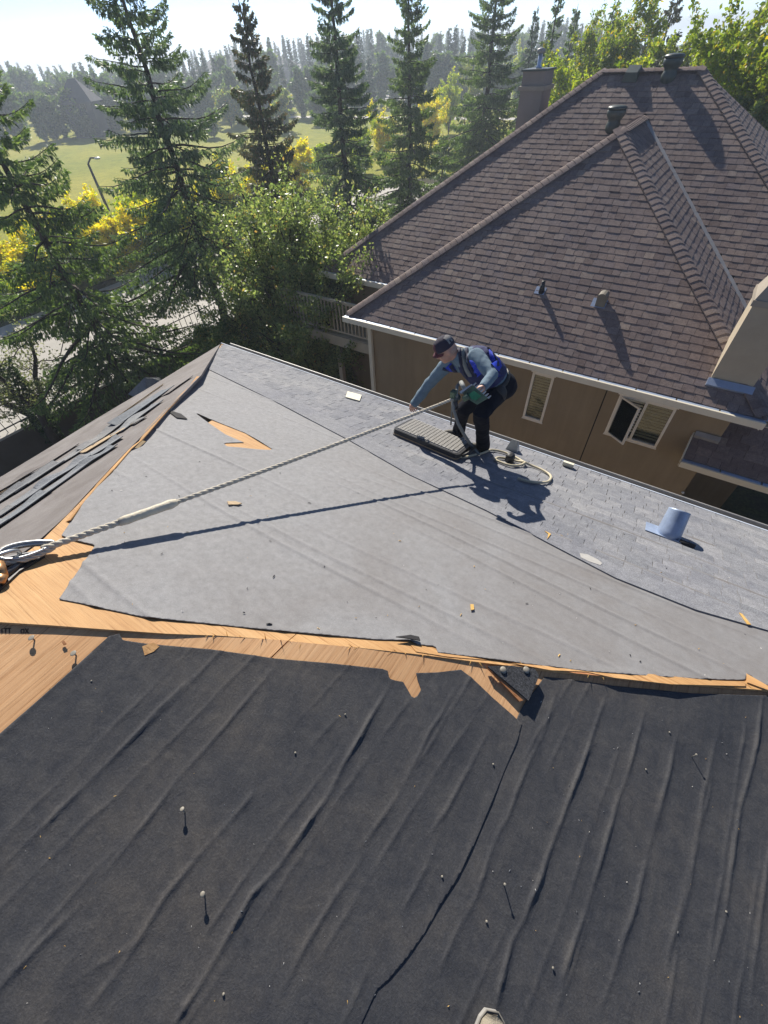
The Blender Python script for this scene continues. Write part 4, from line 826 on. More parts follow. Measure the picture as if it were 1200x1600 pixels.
scatter(60, 'D', .002, .0045, (0, 1000, 1200, 1600)); tag(m.build('granule_crumbs', 'old_shingle'), 'dark and grey crumbs of shingle and felt scattered over the dark felt', 'debris', kind='stuff')
m = MB(); scatter(40, 'D', .002, .005, (0, 1000, 1200, 1600)); scatter(60, 'G', .004, .010, (100, 640, 1200, 1060)); tag(m.build('wood_crumbs', 'fresh_wood'), 'pale wood splinters scattered over the felts', 'debris', kind='stuff')
m = MB(); scatter(70, 'G', .004, .012, (100, 600, 1200, 1060)); tag(m.build('bark_crumbs', 'under_black'), 'small dark crumbs scattered over the grey felt', 'debris', kind='stuff')
m = MB(); scatter(60, 'D', .0015, .0035, (0, 1000, 1200, 1600)); scatter(40, 'G', .003, .007, (100, 620, 1200, 1060)); tag(m.build('white_flakes', 'lamp_glass'), 'tiny white flakes scattered over both felts', 'debris', kind='stuff')
def scrap(name, pts, mat, label, cat, th=.006, up=.014, pl='G', group=None):
    q = [Vector(p) for p in (gx(pts, up) if pl == 'G' else dx(pts, up))]; o = plate(name, q, NG if pl == 'G' else ND, th, mat, None); tag(o, label, cat, group); return o
scrap('paper_scrap', [(906, 864), (918, 866), (934, 874), (941, 880), (938, 883), (920, 877), (908, 871)], 'paper_white', 'torn white paper scrap on the grey felt by the shingle edge', 'scrap', .004, .02)
scrap('cardboard_scrap', [(543, 611), (565, 617), (562, 626), (540, 620)], 'card_cream', 'small cream cardboard square lying near the eave left of the roofer', 'scrap', .012, .03)
scrap('wood_chip', [(355, 783), (368, 783), (378, 786), (372, 788), (357, 788)], 'lumber', 'brown wood chip on the grey felt under the rope', 'scrap', .008, .02)
scrap('yellow_scrap', [(735, 944), (740, 944), (741, 952), (736, 953)], 'fresh_wood', 'tiny yellow wood chip on the middle of the grey felt', 'scrap', .004, .02)
scrap('yellow_scrap', [(851, 829), (861, 834), (855, 842), (857, 834)], 'fresh_wood', 'yellow curled chip on the edge of the grey shingles', 'scrap', .004, .024)
scrap('yellow_scrap', [(1155, 957), (1160, 959), (1174, 976), (1168, 975)], 'fresh_wood', 'yellow streak of wood on the shingle edge at far right', 'scrap', .004, .024)
scrap('wood_chip', [(96, 1003), (100, 1001), (104, 1006), (99, 1008)], 'ply_edge', 'small chip lying on the bare plywood at the left', 'scrap', .004, .012, 'D')
o = MB(); q = Vector(onG((800, 704))); o.add([q+Vector(v) for v in ((-.07, -.05, .03), (.07, -.04, .03), (.075, .06, -.01), (-.05, .06, -.01), (-.03, .0, .17), (.045, .01, .15), (.05, .04, .12), (-.02, .05, .13))], [(0, 1, 5, 4), (1, 2, 6, 5), (2, 3, 7, 6), (3, 0, 4, 7), (4, 5, 6, 7)]); tag(o.build('plastic_wrapper', 'plastic_film'), 'crumpled translucent plastic wrapper standing at the eave right of the roofer', 'wrapper')
q = Vector(onG((884, 731))); tag(MB().obox(q+Vector((-.05, 0, .02)), (.12, .0, 0), (0, .07, -.03), (0, 0, .055)).build('block', 'card_cream'), 'small cream block sitting on the eave edge', 'block')
q = Vector(onG((795, 722), .0)); cn = MB().lathe([(.052, -.02), (.052, .10), (.046, .115), (.046, .13), (.01, .131)], q, 18, axis=(.1, -.2, 1)).build('black_canister', 'rubber_black'); tag(cn, 'small black cylinder standing inside the rope loops by the eave', 'canister')

# photographer's shoe, only its toe in the picture
sp = Vector(onD((764, 1577))); ax = Vector(onD((765, 1560)))-Vector(onD((762, 1680))); ax.z = -S2*ax.x; ax.normalize(); sd_ = ax.cross(ND).normalized(); Qm = Matrix((sd_, ax, ND)).transposed()
sh = thing('suede_shoe', 'tan suede shoe whose toe pokes in at the bottom edge of the picture', 'shoe', tuple(sp))
def shoe_pt(x, y, z): return sp+sd_*x+ax*y+ND*(z+.012)
def shoe_ring(y, w_, z0, z1, n=18, sq=.75):
    return [shoe_pt(w_*math.copysign(abs(math.cos(a))**sq, math.cos(a)), y, z0+(z1-z0)*max(0, math.sin(a))**sq if math.sin(a) > 0 else z0) for a in [math.pi*k/(n-1) for k in range(n)]]
secs = [(-.002, .018, .016, .030), (-.016, .036, .014, .044), (-.04, .047, .014, .056), (-.075, .052, .014, .066), (-.12, .050, .014, .085), (-.16, .044, .014, .105), (-.20, .042, .014, .112), (-.25, .041, .014, .112), (-.285, .034, .014, .108), (-.30, .018, .016, .095)]
V = []; Fc = []
for y, w_, z0, z1 in secs: V += shoe_ring(y, w_, z0, z1)
for i in range(len(secs)-1): Fc += [(i*18+k, i*18+k+1, (i+1)*18+k+1, (i+1)*18+k) for k in range(17)]
Fc += [tuple(range(18)), tuple(range((len(secs)-1)*18+17, (len(secs)-1)*18-1, -1))]
mesh('upper', V, Fc, 'suede', sh, True)
out = [(secs[i][1]*1.10, secs[i][0]+(.006 if i == 0 else 0)) for i in range(len(secs))]; ol = [shoe_pt(x, y, .016) for x, y in out]+[shoe_pt(-x, y, .016) for x, y in out[::-1]]
MB().prism(ol, -ND*.022).build('sole', 'shoe_sole', sh)
MB().tube([shoe_pt(x*1.02, y, .020) for x, y in out[::-1]]+[shoe_pt(-x*1.02, y, .020) for x, y in out], .0030, 6).build('welt_stitching', 'shoe_grey', sh)
for k in range(4): MB().tube([shoe_pt(-.026, -.115-k*.022, .080+k*.008), shoe_pt(0, -.112-k*.022, .092+k*.008), shoe_pt(.026, -.115-k*.022, .080+k*.008)], .0035, 6).build('lace', 'shoe_sole', sh)
# ================================================================== THE ROOFER
def grow(shapes, voxel, smooth, name, mat, parent=None, fold=0.0, fs=9.0, extra=None, seed=0):
    """fuse tapered shapes into one continuous skin, smooth it, then ripple it a little for cloth"""
    tmp = link('grow_tmp', shapes.data('grow_tmp', mat))
    rm_ = tmp.modifiers.new('r', 'REMESH'); rm_.mode = 'VOXEL'; rm_.voxel_size = voxel; rm_.use_smooth_shade = True
    if smooth: s_ = tmp.modifiers.new('s', 'SMOOTH'); s_.factor = .5; s_.iterations = smooth
    dg = bpy.context.evaluated_depsgraph_get(); me = bpy.data.meshes.new_from_object(tmp.evaluated_get(dg)); bpy.data.objects.remove(tmp)
    n = len(me.vertices); V = np.empty(n*3, np.float32); me.vertices.foreach_get('co', V); V = V.reshape(-1, 3); 
    Fc = [tuple(p.vertices) for p in me.polygons]
    if fold:
        N_ = np.empty(n*3, np.float32); me.vertices.foreach_get('normal', N_); N_ = N_.reshape(-1, 3)
        w_ = vnoise(V[:, 0]*fs+V[:, 2]*fs*.7, V[:, 1]*fs-V[:, 2]*fs*1.1, seed)+.5*vnoise(V[:, 0]*fs*2.1, V[:, 2]*fs*2.3, seed+1); V = V+N_*(w_*fold)[:, None]
    b = MB(); b.V = [tuple(map(float, v)) for v in V]; b.F = Fc; b.sm = [True]*len(Fc)
    if extra: e = extra; k = len(b.V); b.V += e.V; b.F += [tuple(i+k for i in f) for f in e.F]; b.sm += e.sm
    return b.build(name, mat, parent)
def dep(px, depth): return Vector(ray(px)*depth)
def reach(px, A, L_, near=True):                   # point seen at a pixel, at a given distance from A
    d = Vector(ray(px)); a_ = d.dot(d); b_ = -2*d.dot(A); c_ = A.dot(A)-L_*L_; q = b_*b_-4*a_*c_
    if q < 0: return d*(-b_/(2*a_))
    return d*((-b_+(-1 if near else 1)*math.sqrt(q))/(2*a_))
ftL = Vector(onG((752, 704))); ftR = Vector(onG((714, 683)))
pel = Vector(at_y((777, 602), 3.52*K)); waist = Vector(at_y((768, 587), 3.47*K)); chest = Vector(at_y((743, 567), 3.37*K)); neck = Vector(at_y((717, 557), 3.28*K))
shL = reach((744, 557), neck, .225, True); shR = reach((698, 569), neck, .20, False)
elL = reach((770, 586), shL, .295, True); wrL = reach((753, 607), elL, .25, True)
hand = Vector(onG((637, 648), .035)); elR = reach((669, 602), shR, .315, False); wrR = (reach((645, 634), elR, .275, False))
hipL = pel+Vector((.04, -.10, -.02)); hipR = pel+Vector((-.05, .11, -.03)); anL = ftL+Vector((.01, .01, .10)); anR = ftR+Vector((.01, .01, .10))
knL = reach((751, 648), hipL, .43, True); knR = reach((724, 640), hipR, .44, True)
hp = Vector(at_y((696.5, 547), 3.215*K))
person = thing('person', 'roofer in blue-grey sweatshirt, blue vest and dark cap bending over the kneeling pad', 'person', tuple((ftL+ftR)/2))
fdir = Vector((-.62, -.62, -.48)).normalized(); hup = Vector((-.30, -.10, .95)); hup = (hup-fdir*hup.dot(fdir)).normalized(); hrt = fdir.cross(hup).normalized()
HQ = Matrix((hrt, fdir, hup)).transposed()          # head axes: x right, y front, z up
H = lambda x, y, z: hp+HQ@Vector((x, y, z))
b = MB(); b.tube([pel, waist, chest, neck], [.12, .125, .14, .07], 12); b.tube([neck, (neck+hp)/2, hp], [.062, .056, .06], 12)
b.tube([chest, shL, elL, wrL], [.07, .06, .042, .030], 10); b.tube([chest, shR, elR, wrR], [.07, .06, .042, .030], 10)
b.tube([pel, hipL, knL, anL], [.09, .085, .055, .04], 10); b.tube([pel, hipR, knR, anR], [.09, .085, .055, .04], 10)
b.blob(H(0, -.012, .025), (.077, .096, .094), 20, 14, HQ); b.blob(H(0, .018, -.045), (.060, .074, .075), 18, 12, HQ); b.blob(H(0, .052, -.092), (.032, .030, .026), 12, 8, HQ); b.blob(H(0, .078, .022), (.050, .018, .013), 12, 8, HQ)
b.tube([H(0, .088, .012), H(0, .108, -.022), H(0, .098, -.034)], [.010, .014, .012], 8)
for s_ in (-1, 1): b.blob(H(s_*.040, .066, -.028), (.022, .022, .020), 10, 8, HQ); b.blob(H(s_*.078, -.012, -.008), (.010, .020, .032), 10, 8, HQ)
# hands: palm in the skin, five bent fingers each
ex = MB()
def hand_shape(w_, fwd, nrm, side, curl, scale=1.0):
    """palm from the wrist w_ along fwd, back of the hand facing nrm, thumb on side"""
    f = Vector(fwd).normalized(); n_ = Vector(nrm); n_ = (n_-f*n_.dot(f)).normalized(); sd2 = f.cross(n_)*side
    b.tube([w_-f*.02, w_+f*.03, w_+f*.085], [.030, .036, .038], 10); b.blob(w_+f*.055, (.042, .05, .018), 12, 8, Matrix((sd2, f, n_)).transposed() if sd2.cross(f).dot(n_) > 0 else Matrix((-sd2, f, n_)).transposed())
    for i, (off, ln) in enumerate(((.031, .072), (.011, .080), (-.010, .075), (-.030, .058))):
        p0 = w_+f*.080+sd2*off; pts = [p0-f*.02, p0]; a = rad(8); p = p0
        for seg in (.46, .32, .26): a += rad(curl)*(.5+seg); p = p+(f*math.cos(a)-n_*math.sin(a)+sd2*off*.9)*ln*seg; pts.append(p)
        ex.tube(pts, [.0105, .0105, .0095, .0085, .0065], 8)
    p0 = w_+f*.025+sd2*.036; p1 = p0+(f*.55+sd2*.75-n_*.25).normalized()*.042; p2 = p1+(f*.85+sd2*.3-n_*.35).normalized()*.034; ex.tube([w_+f*.02+sd2*.015, p0, p1, p2], [.014, .013, .0105, .008], 8)
hand_shape(wrR, hand-wrR, Vector((-.1, -.35, 1)), 1, 26)
grip = (wrL+Vector((-.06, -.05, -.04)))
hand_shape(wrL, Vector((-.72, -.25, -.45)), Vector((.0, -.75, .65)), -1, 62)
for s_ in (-1, 1): ex.blob(H(s_*.031, .083, .004), (.010, .006, .006), 8, 6, HQ)
body = grow(b, .0115, 4, 'body', 'skin', person, extra=ex)
for s_ in (-1, 1): MB().blob(H(s_*.031, .0865, .004), (.0065, .004, .004), 8, 6, HQ).build('eye', 'eye_dark', person)
MB().tube([H(-.022, .084, -.058), H(0, .091, -.057), H(.022, .084, -.058)], [.003, .0055, .003], 6).build('mouth', 'lips', person)
MB().blob(H(0, -.030, -.020), (.079, .080, .062), 16, 10, HQ).build('hair', 'hair', person)
# cap with six panels and a curved brim
cb = MB(); n = 24; V = []; rings = [(0, 1.0), (.030, 1.0), (.058, .93), (.082, .76), (.098, .48), (.104, .12)]
for h_, r_ in rings:
    for k in range(n): a = 2*math.pi*k/n; V.append(H(.086*r_*math.cos(a), -.006+.106*r_*math.sin(a), .032+h_+.014*(1-math.sin(a))*0-.012*(1+math.sin(a))*0))
cb.add(V, [(i*n+k, i*n+(k+1) % n, (i+1)*n+(k+1) % n, (i+1)*n+k) for i in range(len(rings)-1) for k in range(n)]+[tuple((len(rings)-1)*n+k for k in range(n))], True); cp_ = cb.build('cap', 'cap_navy', person)
V = []; Fc = []
for j, (ry, dz) in enumerate(((0, 0), (.014, -.004), (.028, -.012), (.038, -.020))):
    for k in range(11): a = rad(20+140*k/10); xx = .086*math.cos(a)*(1-.1*j/3); V.append(H(xx, -.006+.106*math.sin(a)+ry*math.sin(a)**.7, .034+dz-abs(xx)**2*2.2))
for j in range(3):
    for k in range(10): q = j*11+k; Fc.append((q, q+1, q+12, q+11))
nb_ = len(V); V += [v-hup*.006 for v in V]; Fc += [(a+nb_, d_+nb_, c_+nb_, b2+nb_) for a, b2, c_, d_ in Fc]+[(33+k, 34+k, 34+k+nb_, 33+k+nb_) for k in range(10)]
mesh('brim', V, Fc, 'cap_maroon', cp_, True)
mesh('front_panel', [H(.087*r_*math.cos(a)*1.012, -.006+.1075*r_*math.sin(a), .033+h_) for h_, r_ in rings[:4] for a in (rad(60), rad(80), rad(100), rad(120))], [(i*4+k, i*4+k+1, i*4+k+5, i*4+k+4) for i in range(3) for k in range(3)], 'cap_maroon', cp_, True)
mesh('side_panel', [H(.0872*r_*math.cos(a)*1.01, -.006+.1072*r_*math.sin(a), .034+h_) for h_, r_ in rings[1:5] for a in (rad(205), rad(235), rad(265))], [(i*3+k, i*3+k+1, i*3+k+4, i*3+k+3) for i in range(3) for k in range(2)], 'cap_grey', cp_, True)
# clothes
s = MB(); back = (waist-neck).normalized(); belly = Vector((-.55, -.35, -.75)).normalized()
s.tube([pel+(waist-pel)*.35, waist, chest, (chest+neck)/2, neck], [.155, .158, .168, .130, .068], 16); s.blob(chest, (.17, .17, .15), 16, 10); s.blob((chest+waist)/2+belly*.03, (.15, .15, .15), 14, 10)
s.tube([chest.lerp(shL, .5), shL, shL.lerp(elL, .5), elL, elL.lerp(wrL, .55), wrL+(elL-wrL)*.02], [.095, .085, .070, .060, .053, .046], 12); s.tube([chest.lerp(shR, .5), shR, shR.lerp(elR, .5), elR, elR.lerp(wrR, .55), wrR+(elR-wrR)*.02], [.09, .082, .068, .058, .052, .044], 12)
s.tube([neck-(hp-neck)*.1, neck+(hp-neck)*.32], [.085, .072], 14)
shirt = grow(s, .013, 5, 'sweatshirt', 'shirt_blue', person, .0085, 15, seed=4)
s = MB(); s.tube([waist.lerp(pel, .45), pel, pel+(pel-waist)*.25], [.150, .165, .150], 16); s.tube([pel.lerp(hipL, .6), hipL, knL, knL.lerp(anL, .6), anL-Vector((0, 0, .045))], [.125, .118, .086, .074, .078], 14); s.tube([pel.lerp(hipR, .6), hipR, knR, knR.lerp(anR, .6), anR-Vector((0, 0, .045))], [.125, .118, .086, .074, .078], 14); s.blob(pel+Vector((.06, .02, .0)), (.14, .15, .14), 14, 10)
grow(s, .013, 4, 'trousers', 'trousers', person, .010, 12, seed=9)
s = MB(); s.tube([waist.lerp(pel, .12), waist, chest, (chest+neck)/2.0], [.168, .170, .181, .140], 16); s.blob(chest, (.182, .182, .158), 16, 10); s.blob((chest+waist)/2+belly*.03, (.162, .162, .16), 14, 10)
vest = grow(s, .014, 5, 'vest', 'vest_navy', person, .006, 15, seed=2)
s = MB(); s.tube([waist.lerp(pel, .30), waist.lerp(pel, .62)], [.172, .176], 18); s.blob(hipL+Vector((.055, -.06, .03)), (.075, .06, .10), 12, 8); grow(s, .014, 3, 'tool_belt', 'rubber_black', person, .003, 14)
# harness webbing laid over the clothes
dg = bpy.context.evaluated_depsgraph_get(); trees_ = []
for o in (vest, shirt):
    trees_.append(BVHTree.FromPolygons([v.co.copy() for v in o.data.vertices], [tuple(p.vertices) for p in o.data.polygons]))
def strap(px, width, mat, name='strap', off=.008):
    V = []; Fc = []; pts = []; P2 = []
    for i in range(len(px)-1):
        for t_ in np.linspace(0, 1, 7)[:-1]: P2.append((px[i][0]+(px[i+1][0]-px[i][0])*t_, px[i][1]+(px[i+1][1]-px[i][1])*t_))
    P2.append(px[-1])
    for p in P2:
        d = Vector(ray(p)).normalized(); best = None
        for T in trees_:
            h_ = T.ray_cast(Vector((0, 0, 0)), d)
            if h_[0] is not None and (best is None or h_[3] < best[3]): best = h_
        if best is not None: pts.append((best[0]+best[1]*off, best[1]))
    if len(pts) < 3: return
    for i, (p, n_) in enumerate(pts):
        a = pts[max(i-1, 0)][0]; c2 = pts[min(i+1, len(pts)-1)][0]; t_ = (c2-a).normalized(); sd2 = t_.cross(n_).normalized()*width/2
        V += [p-sd2, p+sd2, p+sd2-n_*.012, p-sd2-n_*.012]
    for i in range(len(pts)-1): q = i*4; Fc += [(q, q+1, q+5, q+4), (q+1, q+2, q+6, q+5), (q+3, q, q+4, q+7)]
    mesh(name, V, Fc, mat, person, True)
strap([(752, 534), (763, 541), (771, 552), (775, 566), (776, 578)], .15, 'vest_blue', 'vest_panel', .004); strap([(700, 571), (707, 578), (713, 586)], .08, 'vest_blue', 'vest_panel', .004); strap([(738, 570), (746, 577), (752, 584)], .10, 'vest_blue', 'vest_panel', .004)
strap([(717, 543), (722, 535), (729, 531)], .055, 'strap_grey'); strap([(722, 536), (722, 548), (724, 562), (729, 578), (735, 588)], .040, 'strap_grey')
strap([(718, 540), (718, 552), (720, 566), (725, 582), (729, 590)], .030, 'strap_navy'); strap([(729, 536), (729, 548), (731, 562), (737, 578), (743, 588)], .034, 'strap_navy')
strap([(744, 531), (757, 538), (768, 549), (775, 560), (778, 572)], .040, 'strap_navy'); strap([(704, 571), (712, 581), (720, 589)], .045, 'strap_navy')
strap([(692, 576), (702, 579), (712, 585)], .03, 'strap_navy')
for f_, an, nm in ((ftL, anL, 'shoe'), (ftR, anR, 'shoe')):
    td = Vector((-.75, -.60, 0)); td.z = -S*td.y; td.normalize(); sd2 = td.cross(NG).normalized(); Qs = Matrix((sd2, td, NG)).transposed()
    if Qs.determinant() < 0: Qs = Matrix((-sd2, td, NG)).transposed()
    sb = MB(); sb.blob(f_+td*.05+NG*.045, (.046, .145, .045), 16, 10, Qs); sb.tube([f_+NG*.04, an], [.055, .052], 12); so = sb.build('shoe', 'shoe_grey', person); MB().blob(f_+td*.05+NG*.014, (.050, .150, .018), 16, 6, Qs).build('sole', 'shoe_sole', so)

# ------------------------------------------------------------------ what he holds and stands by
gp = Vector(at_y((708.5, 623), 3.04*K))             # rope grab in front of his thighs
sv = thing('roofing_shovel', 'green toothed tear-off shovel held in the left hand of the roofer', 'shovel', tuple(wrL))
sc_ = dep((743, 617), (wrL@Vector(CF))-.10); 
def pl_pt(px): d = Vector(ray(px)); n_ = Vector((-.12, -.80, .58)).normalized(); return d*(n_.dot(sc_)/n_.dot(d))
cs = [pl_pt(p) for p in ((721, 614), (739, 602), (762, 622), (745, 632), (735, 626))]; nn_ = Vector((-.12, -.80, .58)).normalized()
MB().prism(cs, -nn_*.010).build('blade', 'shovel_worn', sv); MB().prism([c_+nn_*.012 for c_ in [pl_pt(p) for p in ((733, 617), (741, 611), (752, 619), (744, 626), (738, 624))]], -nn_*.011).build('wear_plate', 'shovel_green', sv)
e0_, e1__ = pl_pt((739, 602)), pl_pt((762, 622)); out_ = (pl_pt((741, 600))-pl_pt((734, 606))); out_.normalize()
for i in range(7): q = e0_.lerp(e1__, i/6); MB().prism([q-(e1__-e0_).normalized()*.008, q+(e1__-e0_).normalized()*.008, q+out_*.032+(e1__-e0_).normalized()*.004, q+out_*.032-(e1__-e0_).normalized()*.004], -nn_*.008).build('tooth', 'steel', sv)
MB().prism([pl_pt((720, 613)), pl_pt((738, 601)), pl_pt((739, 603)), pl_pt((722, 616))], nn_*.03).build('blade_rib', 'steel', sv)
MB().tube([pl_pt((727, 609))+nn_*.01, pl_pt((718, 596))-nn_*.03], [.019, .019], 10).build('handle', 'strap_grey', sv); MB().tube([pl_pt((724, 624)), pl_pt((733, 618))], [.026, .03], 10).build('socket', 'shovel_worn', sv)

pad = thing('kneeling_pad', 'thick black roof kneeling pad with a ribbed grey top lying on the grey shingles', 'kneeling pad', tuple(onG((675, 690))))
PH = .092
c0, c1, c2, c3 = [Vector(onG(p, PH)) for p in ((613, 669), (716, 712), (739, 693), (645, 653))]
ux = (c1-c0); vy = (c3-c0); vy2 = (c2-c1)
def pq_(u, v, h=0.0): return c0.lerp(c1, u).lerp(c3.lerp(c2, u), v)+NG*h
def rounded(h, ins=0.0, n=6, r=.10):
    pts = []; ru, rv = r*.55, r*1.6
    for cx, cy, a0 in ((1-ru-ins, rv+ins, -90), (1-ru-ins, 1-rv-ins, 0), (ru+ins, 1-rv-ins, 90), (ru+ins, rv+ins, 180)):
        for k in range(n+1): a = rad(a0+90*k/n); pts.append(pq_(cx+ru*math.cos(a), cy+rv*math.sin(a), h))
    return pts
MB().prism(rounded(0), -NG*.045).build('pad_body', 'rubber_black', pad); MB().prism(rounded(-.047, .004), -NG*.012).build('foam_layer', 'foam_tan', pad); MB().prism(rounded(-.061, -.004), -NG*.024).build('pad_base', 'pad_base', pad)
MB().prism(rounded(.004, .03), -NG*.006).build('top_mat', 'pad_base', pad)
ribm = None; nu, nv = 17, 13
for i in range(nu):
    for j in range(nv):
        u = .05+.90*(i+.5)/nu; v = .06+.88*(j+.5)/nv
        if i > nu-2 and j in (0, nv-1): continue
        du, dvv = .90/nu*.41, .88/nv*.36; P = [pq_(u-du, v-dvv, .004), pq_(u+du, v-dvv, .004), pq_(u+du, v+dvv, .004), pq_(u-du, v+dvv, .004)]
        mesh('rib', P+[p+NG*.012 for p in P], [(4, 5, 6, 7), (0, 1, 5, 4), (1, 2, 6, 5), (2, 3, 7, 6), (3, 0, 4, 7)], 'pad_rubber', pad)
MB().tube([pq_(1.02, .2, -.03), pq_(1.07, .3, .01), pq_(1.07, .7, .01), pq_(1.02, .8, -.03)], .016, 8).build('handle', 'rubber_black', pad)

# ------------------------------------------------------------------ the lifeline and its anchor
rp = thing('lifeline_rope', 'thick twisted beige lifeline rope running from the ridge anchor to the roofer', 'rope', tuple(onG((60, 862))))
r0 = Vector(onG((66, 858), .055)); r1 = gp; RR = .0150
def twisted(pts, R, pitch, name, mat, parent, n=7, step=.012):
    pts = [Vector(p) for p in pts]; seg = [(pts[i+1]-pts[i]).length for i in range(len(pts)-1)]; tot = sum(seg); N_ = int(tot/step); P = []; acc = np.r_[0, np.cumsum(seg)]
    for k in range(N_+1): s_ = tot*k/N_; i = min(max(int(np.searchsorted(acc, s_))-1, 0), len(seg)-1); P.append(pts[i].lerp(pts[i+1], min(max((s_-acc[i])/seg[i], 0), 1)))
    up_ = (P[1]-P[0]).orthogonal().normalized(); m_ = [MB(), MB(), MB()]; lines = [[], [], []]
    for k, p in enumerate(P):
        t_ = (P[min(k+1, N_)]-P[max(k-1, 0)]).normalized(); up_ = (up_-t_*up_.dot(t_)).normalized(); sd2 = t_.cross(up_)
        for j in range(3): a = 2*math.pi*(k*step/pitch+j/3); lines[j].append(p+(up_*math.cos(a)+sd2*math.sin(a))*R*.50)
    for j in range(3): m_[j].tube(lines[j], R*.56, n); m_[j].build(name, mat, parent)
def sag(t_): return Vector((0, 0, -.05*4*t_*(1-t_)))
line = [r0.lerp(r1, t_)+sag(t_)*.5 for t_ in np.linspace(0, 1, 24)]
twisted(line, RR, .13, 'rope_strand', 'rope_fibre', rp)
tp = [r0.lerp(r1, t_)+sag(t_)*.5 for t_ in np.linspace(.105, .200, 9)]; m = MB(); m.tube(tp, [RR*1.5, RR*1.85, RR*1.7, RR*1.8, RR*1.7, RR*1.8, RR*1.75, RR*2.0, RR*1.4], 12); m.build('tape_wrap', 'rope_tape', rp)
es = [r0.lerp(r1, t_)+sag(t_)*.5 for t_ in np.linspace(.0, .105, 8)]; twisted(es, RR*1.22, .11, 'eye_splice', 'rope_fibre', rp)
# steel thimble in the eye, with the rope round it
th_c = Vector(onG((36, 862), .05)); a_ = (r0-Vector(onG((6, 872), .05))); Lt = a_.length; ta = a_.normalized(); tn = (Vector(CF)*-.5+NG).normalized(); tn = (tn-ta*tn.dot(ta)).normalized(); tb_ = ta.cross(tn)
def drop(sc, k, n=28):
    pts = []
    for i in range(n+1): a = 2*math.pi*i/n; w_ = (1-.55*(math.cos(a)+1)/2); pts.append(th_c+ta*(math.cos(a)*.112*sc+.02)+tb_*(math.sin(a)*.050*sc*w_*1.3)+tn*k)
    return pts
tm = MB(); tm.tube(drop(1.0, .015), .007, 8); tm.tube(drop(1.0, -.015), .007, 8); tm.tube(drop(.95, 0), .012, 8); tm.build('thimble', 'steel', rp)
eye = drop(1.17, 0)[3:-3]; twisted(eye, RR*.85, .10, 'eye_strand', 'rope_fibre', rp)
an = thing('roof_anchor', 'copper-brown steel swivel anchor clipped to the rope eye at the left edge', 'anchor', tuple(onG((0, 900))))
q0 = Vector(onG((20, 868), .06)); q1 = Vector(onG((-18, 885), .06)); pts = []
ca = (q1-q0).normalized(); cbn = ca.cross(tn).normalized(); cc = (q0+q1)/2
for i in range(25): a = 2*math.pi*i/24; pts.append(cc+ca*math.cos(a)*.085+tn*(math.sin(a)*.042)+cbn*0)
MB().tube(pts, .010, 8).build('carabiner', 'steel', an); MB().tube([Vector(onG((-2, 878), .07)), Vector(onG((2, 900), .045))], [.022, .026], 12).build('swivel', 'copper_steel', an); MB().tube([Vector(onG((2, 900), .045)), Vector(onG((0, 912), .025))], [.026, .018], 12).build('swivel_eye', 'copper_steel', an)
MB().prism([Vector(onG(p, .014)) for p in ((-30, 880), (14, 868), (66, 858), (70, 868), (30, 892), (-10, 930), (-40, 930))], -NG*.012).build('anchor_plate', 'dark_steel', an)
MB().tube([Vector(onG((40, 874), .02)), Vector(onG((22, 888), .02)), Vector(onG((0, 905), .02))], [.012, .018, .02], 8).build('anchor_bolt', 'dark_steel', an)
# rope grab, hanging tail and loops on the shingles
gb = thing('rope_grab', 'small grey-green rope grab clamped on the rope in front of the roofer', 'rope grab', tuple(gp))
rd_ = (r1-r0).normalized(); MB().tube([gp-rd_*.01, gp+rd_*.07], [.036, .036], 10).build('grab_body', 'vent_green', gb); MB().box(tuple(gp+Vector((-.028, -.03, .02))), tuple(gp+Vector((.02, .03, .085)))).build('grab_lever', 'shovel_worn', gb); MB().tube([gp+Vector((.02, 0, -.02)), gp+Vector((.03, .01, -.11))], [.026, .022], 8).build('grab_cam', 'dark_steel', gb)
lany = [gp+Vector((.03, .0, .03)), dep((714, 604), (gp@Vector(CF))+.05), dep((720, 596), (gp@Vector(CF))+.10)]; MB().tube(lany, .016, 8).build('lanyard', 'strap_grey', gb)
T = lambda px, h: Vector(onG(px, h))
tail = [gp+Vector((0, 0, .0)), dep((708.5, 640), (gp@Vector(CF))+.06), dep((715, 660), (gp@Vector(CF))+.14), dep((724, 677), (gp@Vector(CF))+.22), T((737, 697), .10), T((748, 710), .035)]
MB().tube(tail, .0165, 10).build('hanging_tail', 'strap_grey', rp); tail2 = [gp+Vector((-.01, 0, -.03)), dep((706, 640), (gp@Vector(CF))+.1), dep((704.5, 664), (gp@Vector(CF))+.25)]; MB().tube(tail2, .009, 6).build('hanging_tail', 'strap_grey', rp)
def smooth_path(P, n=8):
    P = [Vector(p) for p in P]; out = []
    for i in range(len(P)-1):
        a, b_, c_, d_ = P[max(i-1, 0)], P[i], P[i+1], P[min(i+2, len(P)-1)]
        for k in range(n): t_ = k/n; out.append(.5*((2*b_)+(c_-a)*t_+(2*a-5*b_+4*c_-d_)*t_*t_+(3*b_-a-3*c_+d_)*t_**3))
    return out+[P[-1]]
lp1 = [(748, 710), (757, 707), (768, 703), (786, 706), (803, 713), (817, 721), (820, 723), (812, 727), (797, 727), (782, 722), (774, 718), (778, 715), (790, 716), (806, 720), (818, 722), (830, 727), (845, 733), (857, 740), (861, 746), (857, 752), (848, 754), (832, 753), (818, 750), (809, 747)]
MB().tube(smooth_path([T(p, .034+(.02 if i in (6, 14) else 0)) for i, p in enumerate(lp1)]), .0135, 9).build('coil', 'hose_tan', rp)
MB().tube(smooth_path([T(p, .03) for p in ((716, 714), (728, 714), (736, 712), (744, 710))]), .0135, 8).build('coil', 'hose_tan', rp)
